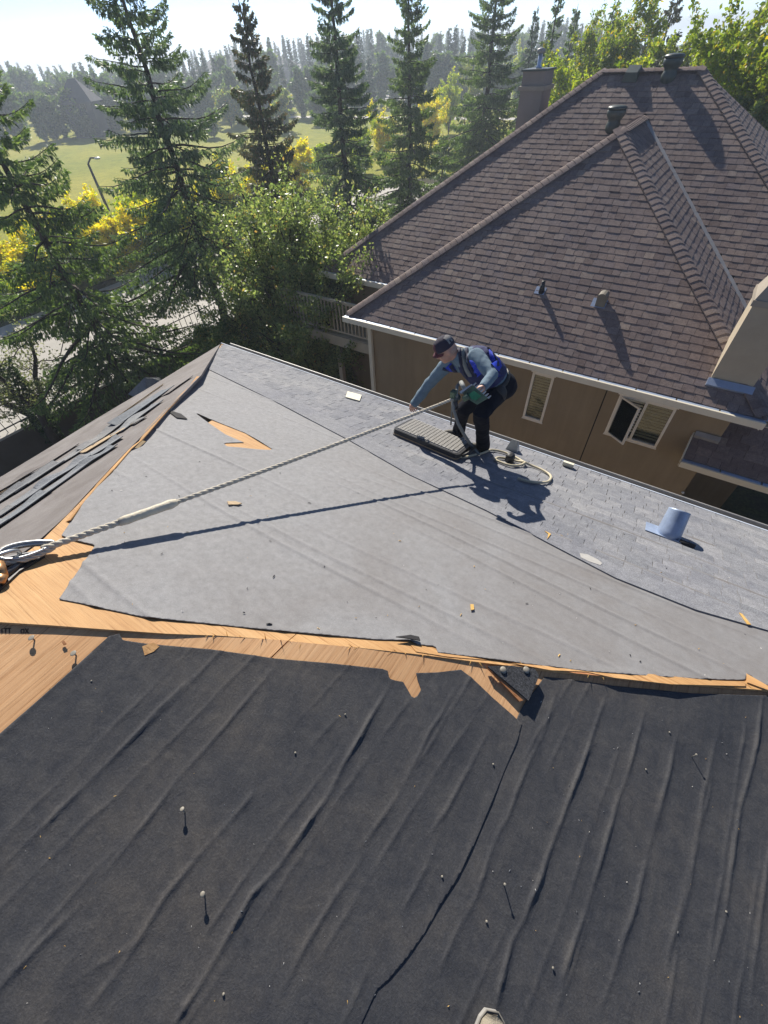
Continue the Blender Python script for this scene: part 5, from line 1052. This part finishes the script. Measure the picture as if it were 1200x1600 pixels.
# ================================================================== TREES AND FAR THINGS
def quads_mesh(name, C_, D_, W_, mat, parent):     # leaf-shaped quads: base C, direction D (length included), half-width W
    n = len(C_); V = np.empty((n, 4, 3)); V[:, 0] = C_; V[:, 1] = C_+D_*.45+W_; V[:, 2] = C_+D_; V[:, 3] = C_+D_*.45-W_
    return mesh(name, V.reshape(-1, 3), np.arange(n*4).reshape(n, 4), mat, parent)
def nrm(a): return a/np.maximum(np.linalg.norm(a, axis=1, keepdims=True), 1e-9)
def spruce(name, label, H_, R_, seed, mat='needles', z0=1.2, dz=.42, per=5, dens=46, spray=(.13, .30), group='tall spruces in a row along the street wall', power=.8, trunk_r=None, wid=.16):
    r_ = np.random.default_rng(seed); root = thing(name, label, 'tree', (0, 0, 0), group); root.location = (0, 0, 0)
    tr = trunk_r or H_*.0155; n = 14; zz = np.linspace(-.3, H_, n); m = MB(); m.tube([(r_.normal(0, .012)*min(i, 4), r_.normal(0, .012)*min(i, 4), z) for i, z in enumerate(zz)], [tr*(1-z/H_)**.85+.012 if z > 0 else tr*1.15 for z in zz], 9)
    C_, D_, W_ = [], [], []; z = z0; bm_ = MB()
    while z < H_-.12:
        f = (H_-z)/(H_-z0); Lmax = R_*f**power; k = max(3, int(round(per*(.55+.6*f)))); a0 = r_.uniform(0, 6.28)
        for j in range(k):
            if r_.random() < .10: continue
            a = a0+6.283*j/k+r_.normal(0, .25); L_ = Lmax*r_.uniform(.62, 1.12)+.08; zb = z+r_.normal(0, .09)
            out = np.array([math.cos(a), math.sin(a), 0]); lat = np.array([-math.sin(a), math.cos(a), 0]); s0 = .55-1.0*f+r_.normal(0, .10)
            t_ = np.linspace(0, 1, 7); bz = L_*(s0*t_*.55-.20*f*t_**2+.16*t_**4+.02*np.sin(t_*7+a)); bend = r_.normal(0, .08)*L_*t_**2
            pts = np.array([0, 0, zb])+np.outer(L_*t_, out)+np.outer(bend, lat); pts[:, 2] += bz
            bm_.tube(pts, [max(.006, .018*L_*(1-.85*q)) for q in t_], 4, False)
            N_ = int(dens*(L_+.25)); tt = r_.uniform(.10, 1.0, N_)**.8; side = r_.choice([-1, 1], N_); wmax = wid*L_*np.sqrt(np.clip(1-tt, 0, 1))*1.25+.05; s_ = r_.uniform(0, 1, N_)**.7*wmax*side
            P = np.array([0, 0, zb])+np.outer(L_*tt, out)+np.outer(np.interp(tt, t_, bend)+s_, lat); P[:, 2] += np.interp(tt, t_, bz)-np.abs(s_)*(.25+.4*f)+r_.normal(0, .02, N_)
            hang = r_.random(N_) < .50+.25*f
            d = np.where(hang[:, None], np.outer(r_.uniform(.05, .5, N_), out)+np.outer(side*r_.uniform(0, .4, N_), lat)+np.array([0, 0, -1])*r_.uniform(.7, 1.1, N_)[:, None], np.outer(r_.uniform(.5, 1., N_), out)+np.outer(side*r_.uniform(.3, 1.0, N_), lat)+np.array([0, 0, 1])*r_.uniform(-.35, .35, N_)[:, None])
            d = nrm(d+r_.normal(0, .18, (N_, 3))); ln = r_.uniform(*spray, N_)*(1-.35*tt)*(.75+.25*f); w = nrm(np.cross(d, r_.normal(0, 1, (N_, 3))))*(ln*r_.uniform(.13, .24, N_))[:, None]
            C_.append(P); D_.append(d*ln[:, None]); W_.append(w)
        z += dz*(.55+.55*f)*r_.uniform(.8, 1.2)
    m.build('trunk', 'bark', root); br = bm_.build('branches', 'bark', root)
    q = quads_mesh('crown', np.concatenate(C_), np.concatenate(D_), np.concatenate(W_), mat, root); return root
def leafy(name, label, H_, R_, seed, mat, n_leaf, leaf=(.05, .10), stems=9, zc=.35, group=None, cat='tree', upright=.6, trunk_mat='bark', trunk_r=.06, sub=6, clear=0.0, spread=.5):
    """stems rise from the base and fork into shoots that carry the leaves"""
    r_ = np.random.default_rng(seed); root = thing(name, label, cat, (0, 0, 0), group); m = MB(); C_, D_, W_ = [], [], []; shoots = []
    for i in range(stems):
        a = 6.283*i/stems+r_.normal(0, .35); rr_ = R_*spread*r_.uniform(.15, 1.0); hh_ = H_*r_.uniform(.62, 1.0)*(1-.25*(rr_/R_)); t_ = np.linspace(0, 1, 8)
        base_h = clear*H_
        P = np.c_[rr_*math.cos(a)*t_**(1+upright)*(t_ > 0), rr_*math.sin(a)*t_**(1+upright), base_h*0+hh_*t_]; P[1:, :2] += r_.normal(0, .03*R_, (7, 2)); m.tube(P, [trunk_r*(1-.8*q)*(1.6 if stems == 1 else 1)+.006 for q in t_], 6, False)
        for k in range(sub):
            q = r_.uniform(max(zc*.6, clear), .98); p = np.array([np.interp(q, t_, P[:, c_]) for c_ in range(3)]); a2 = r_.uniform(0, 6.283); env = math.sqrt(max(.05, 1-((p[2]/H_-.52)/.55)**2)); L_ = R_*r_.uniform(.25, .75)*env
            d = np.array([math.cos(a2), math.sin(a2), r_.uniform(.2, 1.3)*upright+.1]); d /= np.linalg.norm(d); P2 = p+np.outer(t_*L_, d)+np.outer(t_**2*L_*.25, [0, 0, 1])*upright; P2[1:] += r_.normal(0, .03*L_, (7, 3)); m.tube(P2, [.018*(1-.8*x)+.004 for x in t_], 4, False); shoots.append((P2, L_))
            for k2 in range(3):
                q2 = r_.uniform(.3, .95); p3 = np.array([np.interp(q2, t_, P2[:, c_]) for c_ in range(3)]); d3 = nrm(r_.normal(0, 1, (1, 3)))[0]*.8+np.array([0, 0, .7*upright]); L3 = L_*r_.uniform(.25, .55); P3 = p3+np.outer(t_*L3, d3); shoots.append((P3, L3*1.2))
        shoots.append((P[3:], hh_*.5))
    tot = sum(s_[1] for s_ in shoots)
    for P, L_ in shoots:
        N_ = max(3, int(n_leaf*L_/tot)); u = r_.uniform(.08, 1.03, N_); tt = np.linspace(0, 1, len(P)); p = np.c_[[np.interp(u, tt, P[:, c_]) for c_ in range(3)]].T+r_.normal(0, .045+.035*R_*.4, (N_, 3)); d = nrm(r_.normal(0, 1, (N_, 3))+np.array([0, 0, -.25])); ln = r_.uniform(*leaf, N_)
        C_.append(p); D_.append(d*ln[:, None]); W_.append(nrm(np.cross(d, r_.normal(0, 1, (N_, 3))))*(ln*.30)[:, None])
    m.build('stems' if stems > 1 else 'trunk', trunk_mat, root); quads_mesh('crown', np.concatenate(C_), np.concatenate(D_), np.concatenate(W_), mat, root); return root
def xy_at_x(px, x): p = at_x(px, x); return p[0], p[1]
def z_at(px, x, y): d = ray(px); return d[2]*math.hypot(x, y)/math.hypot(d[0], d[1])
def put(o, x, y, z, rot=0): o.location = (x, y, z); o.rotation_euler = (0, 0, rot); return o

rows = [('A', (135, 490), -15.9, (-95, -20), .0, 3.6, 'needles', 31, 'dense dark spruce filling the left edge beside the iron fence', YZ), ('B', (282, 280), -16.4, (186, -150), .0, 3.6, 'needles_blue', 32, 'tall spruce with open drooping tiers, second from the left, its top cut by the frame', YZ), ('C', (408, 180), -17.2, (375, -10), .0, 2.5, 'needles_brown', 33, 'slim spruce with a brownish tip standing over the yellow shrubs', YZ),
        ('D', (533, 180), -17.2, (512, -140), .0, 3.0, 'needles_blue', 34, 'tall spruce with a thick bare trunk rising above the grey-green bush', YZ), ('E', (640, 180), -17.2, (634, -70), .0, 3.1, 'needles', 35, 'slender spruce just left of the far end of the brown roof', YZ), ('F', (764, 120), -17.0, (771, -150), .0, 4.0, 'needles', 36, 'full dark spruce beside the tall painted chimney', YZ)]
for nm, px, x, top, ex_, R_, mt, sd_, lab, zb in rows:
    x, y = xy_at_x(px, x); zt = z_at(top, x, y); 
    big = nm in 'AB'
    o = spruce('spruce_tree', lab, zt-zb, R_, sd_, mt, z0={'A': 2.8, 'B': 4.4}.get(nm, 2.2), dz=.44, per=6, dens=180 if big else 150, spray=(.10, .26) if big else (.14, .32), wid=.21); put(o, x, y, zb)
far_sp = [((866, 40), 46, (868, -30), 1.5, 'needles', 41, 'narrow dark spruce right of the tall chimney'), ((893, 60), 50, (900, 6), 1.3, 'needles', 42, 'short pointed spruce between the chimney and the yellowing trees'), ((835, 40), 60, (838, 14), 1.5, 'far_needles', 43, 'spruce seen straight behind the flue of the tall chimney'), ((950, 60), 44, (958, -4), 1.5, 'needles', 44, 'dark spruce standing among the yellow-green trees behind the ridge'), ((1040, 60), 40, (1052, -25), 2.4, 'needles_brown', 45, 'rust-tipped spruce behind the ridge ventilators'),
          ((722, 250), 47, (722, 150), 1.9, 'needles_blue', 46, 'low bluish spruce below the full dark spruce'), ((690, 270), 42, (690, 205), 1.6, 'needles_blue', 47, 'small bluish spruce at the edge of the brown roof'), ((1010, 60), 60, (1012, -6), 1.6, 'far_needles', 48, 'spruce behind the yellow-green trees above the box vent')]
for px, dist, top, R_, mt, sd_, lab in far_sp:
    x, y, _ = ground_pt(px, dist, GZ); zt = z_at(top, x, y); o = spruce('spruce_tree', lab, zt-GZ, R_, sd_, mt, z0=1.2, dz=.6, per=5, dens=60, spray=(.25, .5), group='spruces beyond the brown roof'); put(o, x, y, GZ)

# the big bush-like tree between the houses, and the pale tree at the left edge
x, y, _ = ground_pt((450, 430), 14.8, YZ); zt = z_at((462, 255), x, y)
o = leafy('broadleaf_tree', 'big leafy grey-green tree filling the gap left of the brown house', zt-YZ, 3.3, 51, 'leaf_olive', 115000, (.055, .12), 34, .10, None, 'tree', .75, 'bark', .05, 10, spread=.78); put(o, x, y, YZ)
x, y, _ = ground_pt((528, 430), 14.0, YZ); zt = z_at((535, 300), x, y); o = leafy('broadleaf_tree', 'smaller leafy shoots leaning over the deck railing of the brown house', zt-YZ, 2.3, 52, 'leaf_olive', 52000, (.055, .115), 14, .10, None, 'tree', .8, 'bark', .04, 7, spread=.6); put(o, x, y, YZ)
x, y, _ = ground_pt((492, 500), 13.2, YZ); zt = z_at((494, 415), x, y); o = leafy('broadleaf_tree', 'dense dark lower foliage in front of the deck railing', zt-YZ, 1.7, 55, 'leaf_olive', 34000, (.055, .115), 12, .10, None, 'tree', .7, 'bark', .04, 7, spread=.7); put(o, x, y, YZ)
x, y, _ = ground_pt((350, 520), 14.4, YZ); zt = z_at((345, 420), x, y); o = leafy('broadleaf_tree', 'dark leafy bush behind the far corner of the stripped roof', zt-YZ, 1.7, 53, 'leaf_green', 28000, (.055, .11), 10, .1, None, 'tree', .6, 'bark', .04, 7, spread=.7); put(o, x, y, YZ)
x, y = xy_at_x((30, 610), -17.2); o = leafy('pale_tree', 'pale-leaved tree with an ivy-covered trunk leaning at the left edge by the fence', 6.9, 2.8, 54, 'leaf_pale', 7000, (.05, .10), 3, .50, None, 'tree', .3, 'bark', .17, 12, clear=.52, spread=.7); put(o, x, y, YZ)
r_ = np.random.default_rng(5); n = 2600; a = r_.uniform(0, 6.28, n); zz = r_.uniform(.2, 3.6, n); rr_ = .20+.10*r_.random(n); C_ = np.c_[rr_*np.cos(a), rr_*np.sin(a), zz]; d = nrm(r_.normal(0, 1, (n, 3))); ln = r_.uniform(.07, .13, n); iv = quads_mesh('ivy', C_, d*ln[:, None], nrm(np.cross(d, r_.normal(0, 1, (n, 3))))*(ln*.4)[:, None], 'ivy', None); iv.parent = o
# yellow and lime shrubs across the street
yel = [((20, 380), -33, 80, 2.6, 'leaf_yellow'), ((95, 405), -31.5, 75, 2.3, 'leaf_lime'), ((150, 395), -32.5, 95, 2.6, 'leaf_yellow'), ((210, 385), -32, 95, 2.5, 'leaf_lime'), ((250, 395), -29.9, 70, 1.8, 'leaf_lime'), ((330, 350), -31, 80, 2.0, 'leaf_yellow'), ((150, 432), -29.8, 60, 1.6, 'leaf_lime'), ((205, 425), -29.9, 75, 1.7, 'leaf_yellow'), ((60, 440), -29.9, 60, 1.8, 'leaf_yellow'), ((25, 400), -30.2, 45, 1.7, 'leaf_yellow'), ((20, 470), -30, 30, 1.5, 'leaf_lime'), ((110, 440), -30.2, 55, 1.7, 'leaf_lime'), ((175, 430), -30.3, 105, 2.2, 'leaf_yellow'), ((228, 400), -30.5, 90, 2.0, 'leaf_yellow'), ((262, 365), -31, 70, 1.8, 'leaf_lime'), ((300, 345), -31, 60, 1.7, 'leaf_yellow'),
       ((365, 325), -31.5, 90, 1.9, 'leaf_yellow'), ((395, 315), -31.6, 80, 1.8, 'leaf_yellow'), ((435, 300), -32, 75, 1.9, 'leaf_lime'), ((470, 285), -32, 78, 2.0, 'leaf_yellow'), ((508, 270), -32, 70, 1.9, 'leaf_lime'), ((565, 255), -32.5, 75, 2.2, 'leaf_lime'), ((600, 250), -33, 88, 2.3, 'leaf_yellow'), ((672, 235), -33, 85, 2.6, 'leaf_yellow'), ((700, 225), -36, 95, 2.7, 'leaf_lime'), ((735, 210), -40, 90, 2.8, 'leaf_aspen'), ((800, 190), -40, 110, 3.0, 'leaf_lime')]
spots = ['wide yellow shrub farther back at the left edge', 'lime shrub farther back behind the dense spruce', 'tall yellow shrub in the gap between the first two spruces', 'tall lime shrub in the gap left of the second spruce', 'low lime shrub on the verge right under the second spruce', 'yellow shrub just left of the big leafy tree', 'low lime shrub on the verge seen through the dense spruce', 'yellow shrub on the verge left of the second trunk', 'yellow shrub on the verge at the left seen behind the dense spruce', 'bright yellow shrub at the left edge beyond the street', 'low lime shrub at the left edge on the street verge', 'lime shrub behind the dense spruce at the left', 'broad bright yellow shrub between the first two spruces', 'bright yellow shrub at the foot of the second spruce', 'lime shrub behind the trunk of the second spruce', 'yellow shrub between the second and the slim spruce', 'golden shrub left of the slim spruce trunk', 'golden shrub right below the slim spruce', 'lime shrub just right of the slim spruce', 'yellow shrub in front of the meadow path', 'lime shrub left of the thick-trunked spruce', 'lime shrub right of the thick-trunked spruce', 'yellow shrub between the thick and the slender trunk', 'yellow tree right of the slender spruce', 'tall lime tree left of the full dark spruce', 'green aspen behind the full dark spruce', 'lime tree behind the tall painted chimney']
for i, ((px, x0, hpx, R_, mt), lab) in enumerate(zip(yel, spots)):
    p = at_x(px, x0); x, y = x0, p[1]; q = project((x, y, GZ))[0]; zt = z_at((q[0]-.45*hpx*.5, q[1]-hpx*1.05), x, y)
    o = leafy('yellow_shrub', lab, max(1.5, zt-GZ), R_, 60+i, mt, 12000, (.11, .21), 9, .05, 'autumn shrubs across the street', 'shrub', .55, 'bark', .05, 6, spread=.7); put(o, x, y, GZ)
# trees over and behind the ridge of the brown house
asp = [((925, 60), 38, (930, -12), 3.1, 'leaf_aspen'), ((905, 90), 34, (905, 45), 2.0, 'leaf_lime'), ((985, 50), 36, (995, -40), 3.5, 'leaf_aspen'), ((1000, 100), 30, (1003, 62), 2.0, 'leaf_lime'), ((1092, 60), 32, (1098, -10), 2.7, 'leaf_aspen'), ((1135, 60), 26, (1135, -45), 3.5, 'leaf_aspen'), ((1185, 110), 24, (1195, -30), 3.5, 'leaf_aspen'), ((1195, 170), 23, (1205, 118), 2.2, 'leaf_green'), ((860, 110), 42, (862, 70), 2.2, 'far_leaf'), ((1070, 105), 24, (1072, 78), .9, 'leaf_lime')]
lb = ['yellow-green aspen left of the ridge above the brown roof', 'low lime tree at the left end of the ridge', 'tall yellow-green aspen above the box vent', 'low lime tree just behind the box vent', 'thin aspen in front of the grey roofed house', 'airy aspen with a pale trunk before the grey house', 'aspen with a leaning pale trunk at the right edge', 'dark green bush at the right edge behind the hip', 'green tree between the chimney and the ridge', 'small lime bush right of the ridge ventilator']
for i, ((px, dist, top, R_, mt), lab) in enumerate(zip(asp, lb)):
    x, y, _ = ground_pt(px, dist, GZ); zt = z_at(top, x, y); o = leafy('aspen_tree', lab, max(2, zt-GZ), R_, 90+i, mt, 30000 if R_ > 2.1 else 14000, (.10, .19), 8, .30, 'autumn trees behind the brown house', 'tree', .75, 'bark_pale', .06, 8, clear=.25, spread=.55); put(o, x, y, GZ)
# small things on the meadow
mead = [((362, 200), (362, 132), 3.0, 'leaf_aspen', 'young lime tree standing alone on the meadow'), ((448, 205), (447, 138), 2.6, 'leaf_aspen', 'young green tree on the meadow right of the slim spruce'), ((335, 215), (335, 165), 2.2, 'far_leaf', 'young dark tree on the meadow left of the lime one'), ((500, 195), (500, 130), 3.0, 'far_leaf', 'green tree at the edge of the meadow by the parked cars'), ((142, 216), (140, 184), 4.0, 'leaf_grey', 'round grey-green bush on the meadow below the dark house'), ((105, 188), (105, 163), 1.9, 'leaf_lime', 'narrow lime tree before the dark house'), ((123, 187), (122, 163), 1.7, 'leaf_lime', 'second narrow lime tree before the dark house'), ((190, 182), (190, 152), 1.6, 'leaf_yellow', 'yellow tree on the meadow behind the second spruce'), ((420, 200), (418, 170), 2.0, 'far_leaf', 'low green bush on the meadow by the slim spruce'), ((270, 190), (270, 140), 3.0, 'far_leaf', 'green tree at the far meadow edge behind the second spruce')]
for i, (px, top, R_, mt, lab) in enumerate(mead):
    p = at_z(px, GZ); zt = z_at(top, p[0], p[1]); o = leafy('meadow_tree', lab, zt-GZ, R_, 120+i, mt, 5500, (.25, .45), 5, .15, 'trees on the meadow', 'tree', .5, 'bark', .10, 7, clear=.15 if R_ < 3.5 else 0, spread=.6); put(o, p[0], p[1], GZ)
# far belt of trees: three kinds of spruce and two broadleaf kinds, copied
protos = []
for k, (H_, R_, mt) in enumerate(((15, 2.0, 'far_needles'), (17, 1.7, 'far_needles'), (13, 2.4, 'far_needles'))):
    protos.append(spruce('far_spruce', 'pointed dark spruce in the hazy belt of trees beyond the meadow', H_, R_, 200+k, mt, z0=.6, dz=.85, per=6, dens=22, spray=(.55, 1.2), group='far belt of trees', wid=.2))
for k, (H_, R_, mt) in enumerate(((12, 3.6, 'far_leaf'), (11, 3.0, 'far_leaf'))):
    protos.append(leafy('far_broadleaf', 'rounded green tree in the hazy belt beyond the meadow', H_, R_, 210+k, mt, 4200, (.5, 1.0), 7, .05, 'far belt of trees', 'tree', .6, 'bark', .12, 7, spread=.6))
used = [False]*5; rf = random.Random(3)
def sky_y(x): return float(np.interp(x, [-60, 0, 60, 150, 250, 300, 380, 480, 560, 640, 700, 800, 900, 1200], [70, 95, 108, 104, 100, 84, 70, 62, 52, 50, 50, 44, 30, 10]))
spotsf = []
for i in range(118):
    px = -60+i*8.6+rf.uniform(-4, 4); dist = rf.choice([128, 140, 155, 170, 190]); spotsf.append((px, dist, rf.choice([0, 1, 2, 0, 1, 3, 4] if px > 250 else [3, 4, 3, 0, 2]), rf.uniform(-6, 16)))
for i in range(44):
    px = -40+i*20+rf.uniform(-8, 8); spotsf.append((px, rf.uniform(108, 122), rf.choice([3, 4, 3, 4, 2]), rf.uniform(26, 50)))
for i in range(70):
    px = -60+i*14+rf.uniform(-8, 8); spotsf.append((px, rf.uniform(205, 280), rf.choice([0, 1, 2, 0, 1]), rf.uniform(-2, 10)))
for px, dist, k, dy in spotsf:
    if 100 < px < 142 and dist < 126: continue
    x, y, _ = ground_pt((px, 120), dist, GZ); zt = z_at((px, sky_y(px)-8+dy), x, y); s_ = max(.25, (zt-GZ)/[15, 17, 13, 12, 11][k]); rz = rf.uniform(0, 6.28); wv = min(1.25, max(.75, s_))
    if not used[k]: used[k] = True; r = put(protos[k], x, y, GZ, rz); r.scale = (wv, wv, s_)
    else: copy_tree(protos[k], (x, y, GZ), rz, (wv, wv, s_))

# street lamp on the meadow side of the street
p = at_z((170, 330), GZ); lx_, ly_ = p[0], p[1]; zt = z_at((136, 256), lx_, ly_)
lampo = thing('street_lamp', 'dark street lamp post with a small white head standing by the meadow', 'street lamp', (lx_, ly_, GZ)); MB().tube([(lx_, ly_, GZ), (lx_, ly_, zt)], [.13, .09], 8).build('pole', 'iron_black', lampo)
av = np.array([CR[0], CR[1], 0]); av /= np.linalg.norm(av); hd = np.array([lx_, ly_, zt+.35]); MB().tube([(lx_, ly_, zt), hd+av*.4, hd+av*.85], .06, 6).build('arm', 'iron_black', lampo); MB().blob(hd+av*.95-np.array([0, 0, .05]), (.24, .24, .10), 12, 8).build('lamp_head', 'lamp_glass', lampo)

# houses farther off: walls, hip roof, windows
def far_house(label, x, y, rot, w_, d_, eave, ridge, wallm, roofm, wins, base=GZ):
    h = thing('far_house', label, 'house', (x, y, base)); R3 = Matrix.Rotation(rot, 4, 'Z'); T4 = Matrix.Translation((x, y, base))@R3
    def bld(m, name, mat, par): 
        m.V = [tuple(T4@Vector(v)) for v in m.V]; return m.build(name, mat, par)
    bld(MB().box((-w_/2, -d_/2, 0), (w_/2, d_/2, eave)), 'wall', wallm, h)
    o2 = .5; a, b_ = w_/2+o2, d_/2+o2; rr_ = max(.4, a-b_); m = MB(); m.add([(-a, -b_, eave), (a, -b_, eave), (a, b_, eave), (-a, b_, eave), (-rr_, 0, ridge), (rr_, 0, ridge), (-a, -b_, eave-.2), (a, -b_, eave-.2), (a, b_, eave-.2), (-a, b_, eave-.2)], [(0, 1, 5, 4), (1, 2, 5), (2, 3, 4, 5), (3, 0, 4), (6, 7, 1, 0), (7, 8, 2, 1), (8, 9, 3, 2), (9, 6, 0, 3), (9, 8, 7, 6)]); bld(m, 'roof', roofm, h)
    for sx_, x0_, z0_, ww, hh in wins:
        yy = -d_/2; f = bld(MB().box((x0_-ww/2-.1, yy-.05, z0_-.1), (x0_+ww/2+.1, yy+.02, z0_+hh+.1)), 'window', sx_, h); bld(MB().box((x0_-ww/2, yy-.07, z0_), (x0_+ww/2, yy-.052, z0_+hh)), 'pane', 'car_glass', f)
    return h, T4, bld
x, y, _ = ground_pt((1108, 100), 46, GZ); ze_ = z_at((1108, 101), x, y)-GZ; zr_ = z_at((1108, 56), x, y+2)-GZ+.6
h, T4, bld = far_house('grey roofed house with a teal panel behind the aspens at upper right', x+1.5, y+3, rad(8), 9, 8, ze_-.3, zr_-1.3, 'far_wall', 'far_roof', [('frame_cream', -3.6, 3.2, 1.2, 1.3), ('frame_cream', 0.2, 3.2, 1.2, 1.3)])
bld(MB().box((1.0, -5.4, ze_-3.6), (3.0, -4.6, ze_-.4)), 'bay_panel', 'teal_panel', h); m = MB(); m.add([(1.4, -5.1, ze_-.1), (5.4, -5.1, ze_-.1), (3.4, -5.1, ze_+2.0), (3.4, -1.2, ze_+2.0)], [(0, 1, 2), (1, 3, 2), (0, 2, 3)]); bld(m, 'dormer', 'far_roof_dark', h); bld(MB().box((3.3, -5.3, ze_-4.4), (6.4, -4.5, ze_-3.9)), 'porch_roof', 'far_roof', h)
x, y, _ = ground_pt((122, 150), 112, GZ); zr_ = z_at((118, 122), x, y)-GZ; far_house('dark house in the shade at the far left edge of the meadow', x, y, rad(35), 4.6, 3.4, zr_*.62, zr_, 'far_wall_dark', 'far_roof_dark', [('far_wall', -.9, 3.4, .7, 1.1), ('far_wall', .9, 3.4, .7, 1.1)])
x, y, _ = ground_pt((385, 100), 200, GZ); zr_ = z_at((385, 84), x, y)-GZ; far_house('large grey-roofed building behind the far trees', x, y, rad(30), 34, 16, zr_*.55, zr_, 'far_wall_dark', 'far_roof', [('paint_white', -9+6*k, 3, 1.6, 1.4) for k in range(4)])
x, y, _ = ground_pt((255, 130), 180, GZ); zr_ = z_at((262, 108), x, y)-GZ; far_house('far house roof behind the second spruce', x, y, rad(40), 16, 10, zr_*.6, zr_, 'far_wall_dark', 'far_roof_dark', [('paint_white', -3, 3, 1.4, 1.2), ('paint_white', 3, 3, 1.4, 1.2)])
# parked cars and a white shelter across the meadow
def car(label, x, y, rot, paint):
    c_ = thing('parked_car', label, 'car', (x, y, GZ+.07), 'cars parked across the meadow'); T4 = Matrix.Translation((x, y, GZ+.07))@Matrix.Rotation(rot, 4, 'Z')
    def bld(m, name, mat, par=None): m.V = [tuple(T4@Vector(v)) for v in m.V]; return m.build(name, mat, par or c_)
    prof = [(-2.2, .35), (-2.25, .75), (-2.1, .95), (-1.2, 1.0), (-.75, 1.02), (.9, 1.02), (1.9, .9), (2.2, .7), (2.2, .35)]; m = MB(); m.prism([(a, -.88, z) for a, z in prof], (0, 1.76, 0)); bld(m, 'body', paint)
    cabn = [(-1.75, .99), (-1.25, 1.48), (.35, 1.50), (1.15, 1.01)]; m = MB(); m.prism([(a, -.78, z) for a, z in cabn], (0, 1.56, 0)); cb_ = bld(m, 'cabin', 'car_glass'); bld(MB().box((-1.22, -.76, 1.481), (.34, .76, 1.53)), 'roof_panel', paint)
    for sx_ in (-1.4, 1.4):
        for sy in (-.82, .82): bld(MB().lathe([(.32, -.1), (.34, -.06), (.34, .06), (.32, .1)], (sx_, sy, .34), 14, axis=(0, 1, 0)), 'wheel', 'tyre')
    for sy in (-.6, .6): bld(MB().box((2.15, sy-.18, .68), (2.22, sy+.18, .80)), 'headlight', 'paint_white'); bld(MB().box((-2.27, sy-.15, .72), (-2.2, sy+.15, .86)), 'tail_light', 'paint_red')
for px, paint, lab in (((474, 172), 'paint_dark', 'dark parked car in front of the white shelter'), ((486, 163), 'paint_white', 'white parked car behind the dark one'), ((520, 158), 'paint_white', 'white parked car left of the thick spruce trunk'), ((531, 155), 'paint_red', 'red parked car beside the thick spruce trunk'), ((436, 170), 'paint_white', 'white parked car right of the slim spruce')):
    p = at_z(px, GZ); car(lab, p[0], p[1], rad(-60+rf.uniform(-6, 6)), paint)
p = at_z((455, 166), GZ); shl = thing('shelter', 'long white flat-roofed shelter across the meadow', 'shelter', (p[0], p[1], GZ)); zt = z_at((470, 151), p[0], p[1]); T4 = Matrix.Translation((p[0], p[1], 0))@Matrix.Rotation(math.atan2(CR[1], CR[0]), 4, 'Z')
m = MB().box((-6, -1.5, zt-.25), (11, 1.5, zt)); m.V = [tuple(T4@Vector(v)) for v in m.V]; m.build('shelter_roof', 'paint_white', shl)
for k in range(5): m = MB().box((-5.8+k*4.1, -1.2, GZ), (-5.55+k*4.1, -.95, zt-.251)); m.V = [tuple(T4@Vector(v)) for v in m.V]; m.build('shelter_post', 'paint_white', shl)
# small grey shed roof in the yard corner beyond the stripped roof
p = Vector(at_x((225, 590), -12.6)); sd3 = thing('garden_shed', 'small shed with a bluish hip roof peeping over the left eave of the stripped roof', 'shed', (p.x, p.y, YZ)); m = MB(); m.add([(p.x-.42, p.y-.5, p.z-.42), (p.x+.6, p.y-.5, p.z-.42), (p.x+.6, p.y+.6, p.z-.42), (p.x-.42, p.y+.6, p.z-.42), (p.x+.05, p.y+.0, p.z+.02)], [(0, 1, 4), (1, 2, 4), (2, 3, 4), (3, 0, 4), (3, 2, 1, 0)]); m.build('roof', 'old_shingle', sd3); MB().box((p.x-.34, p.y-.42, YZ), (p.x+.5, p.y+.5, p.z-.43)).build('wall', 'far_wall', sd3)
# yard plants in the shade
for i, (x, y, R_) in enumerate(((-11.5, 8.2, .9), (-9.2, 10.9, .8), (-14.2, 9.2, 1.0), (-13.0, 12.4, 1.1), (-7.6, 8.6, .6))):
    o = leafy('yard_shrub', ['low shrub in the shade under the big leafy tree', 'low shrub under the deck corner', 'shrub at the foot of the dense spruce', 'shrub at the foot of the second spruce', 'small shrub at the foot of the brown corner wall'][i], R_*1.3, R_, 150+i, 'leaf_green', 2200, (.05, .11), 7, .0, 'shrubs in the shaded yard', 'shrub', .5, 'bark', .03, 5, spread=.7); put(o, x, y, YZ)

# ------------------------------------------------------------------ the air
if HAZE_DENSITY > 0:
    hz = MB().box((-2650, -2650, YZ-1), (2650, 2650, 9.0)); t = NT('haze_air'); vp = t.n('ShaderNodeVolumePrincipled'); vp.inputs['Color'].default_value = (.78, .88, 1, 1); vp.inputs['Density'].default_value = HAZE_DENSITY; vp.inputs['Anisotropy'].default_value = .3
    t.l(vp.outputs[0], t.out.inputs['Volume']); MATS['haze_air'] = t.m; o = hz.build('haze', 'haze_air'); tag(o, kind='stuff')
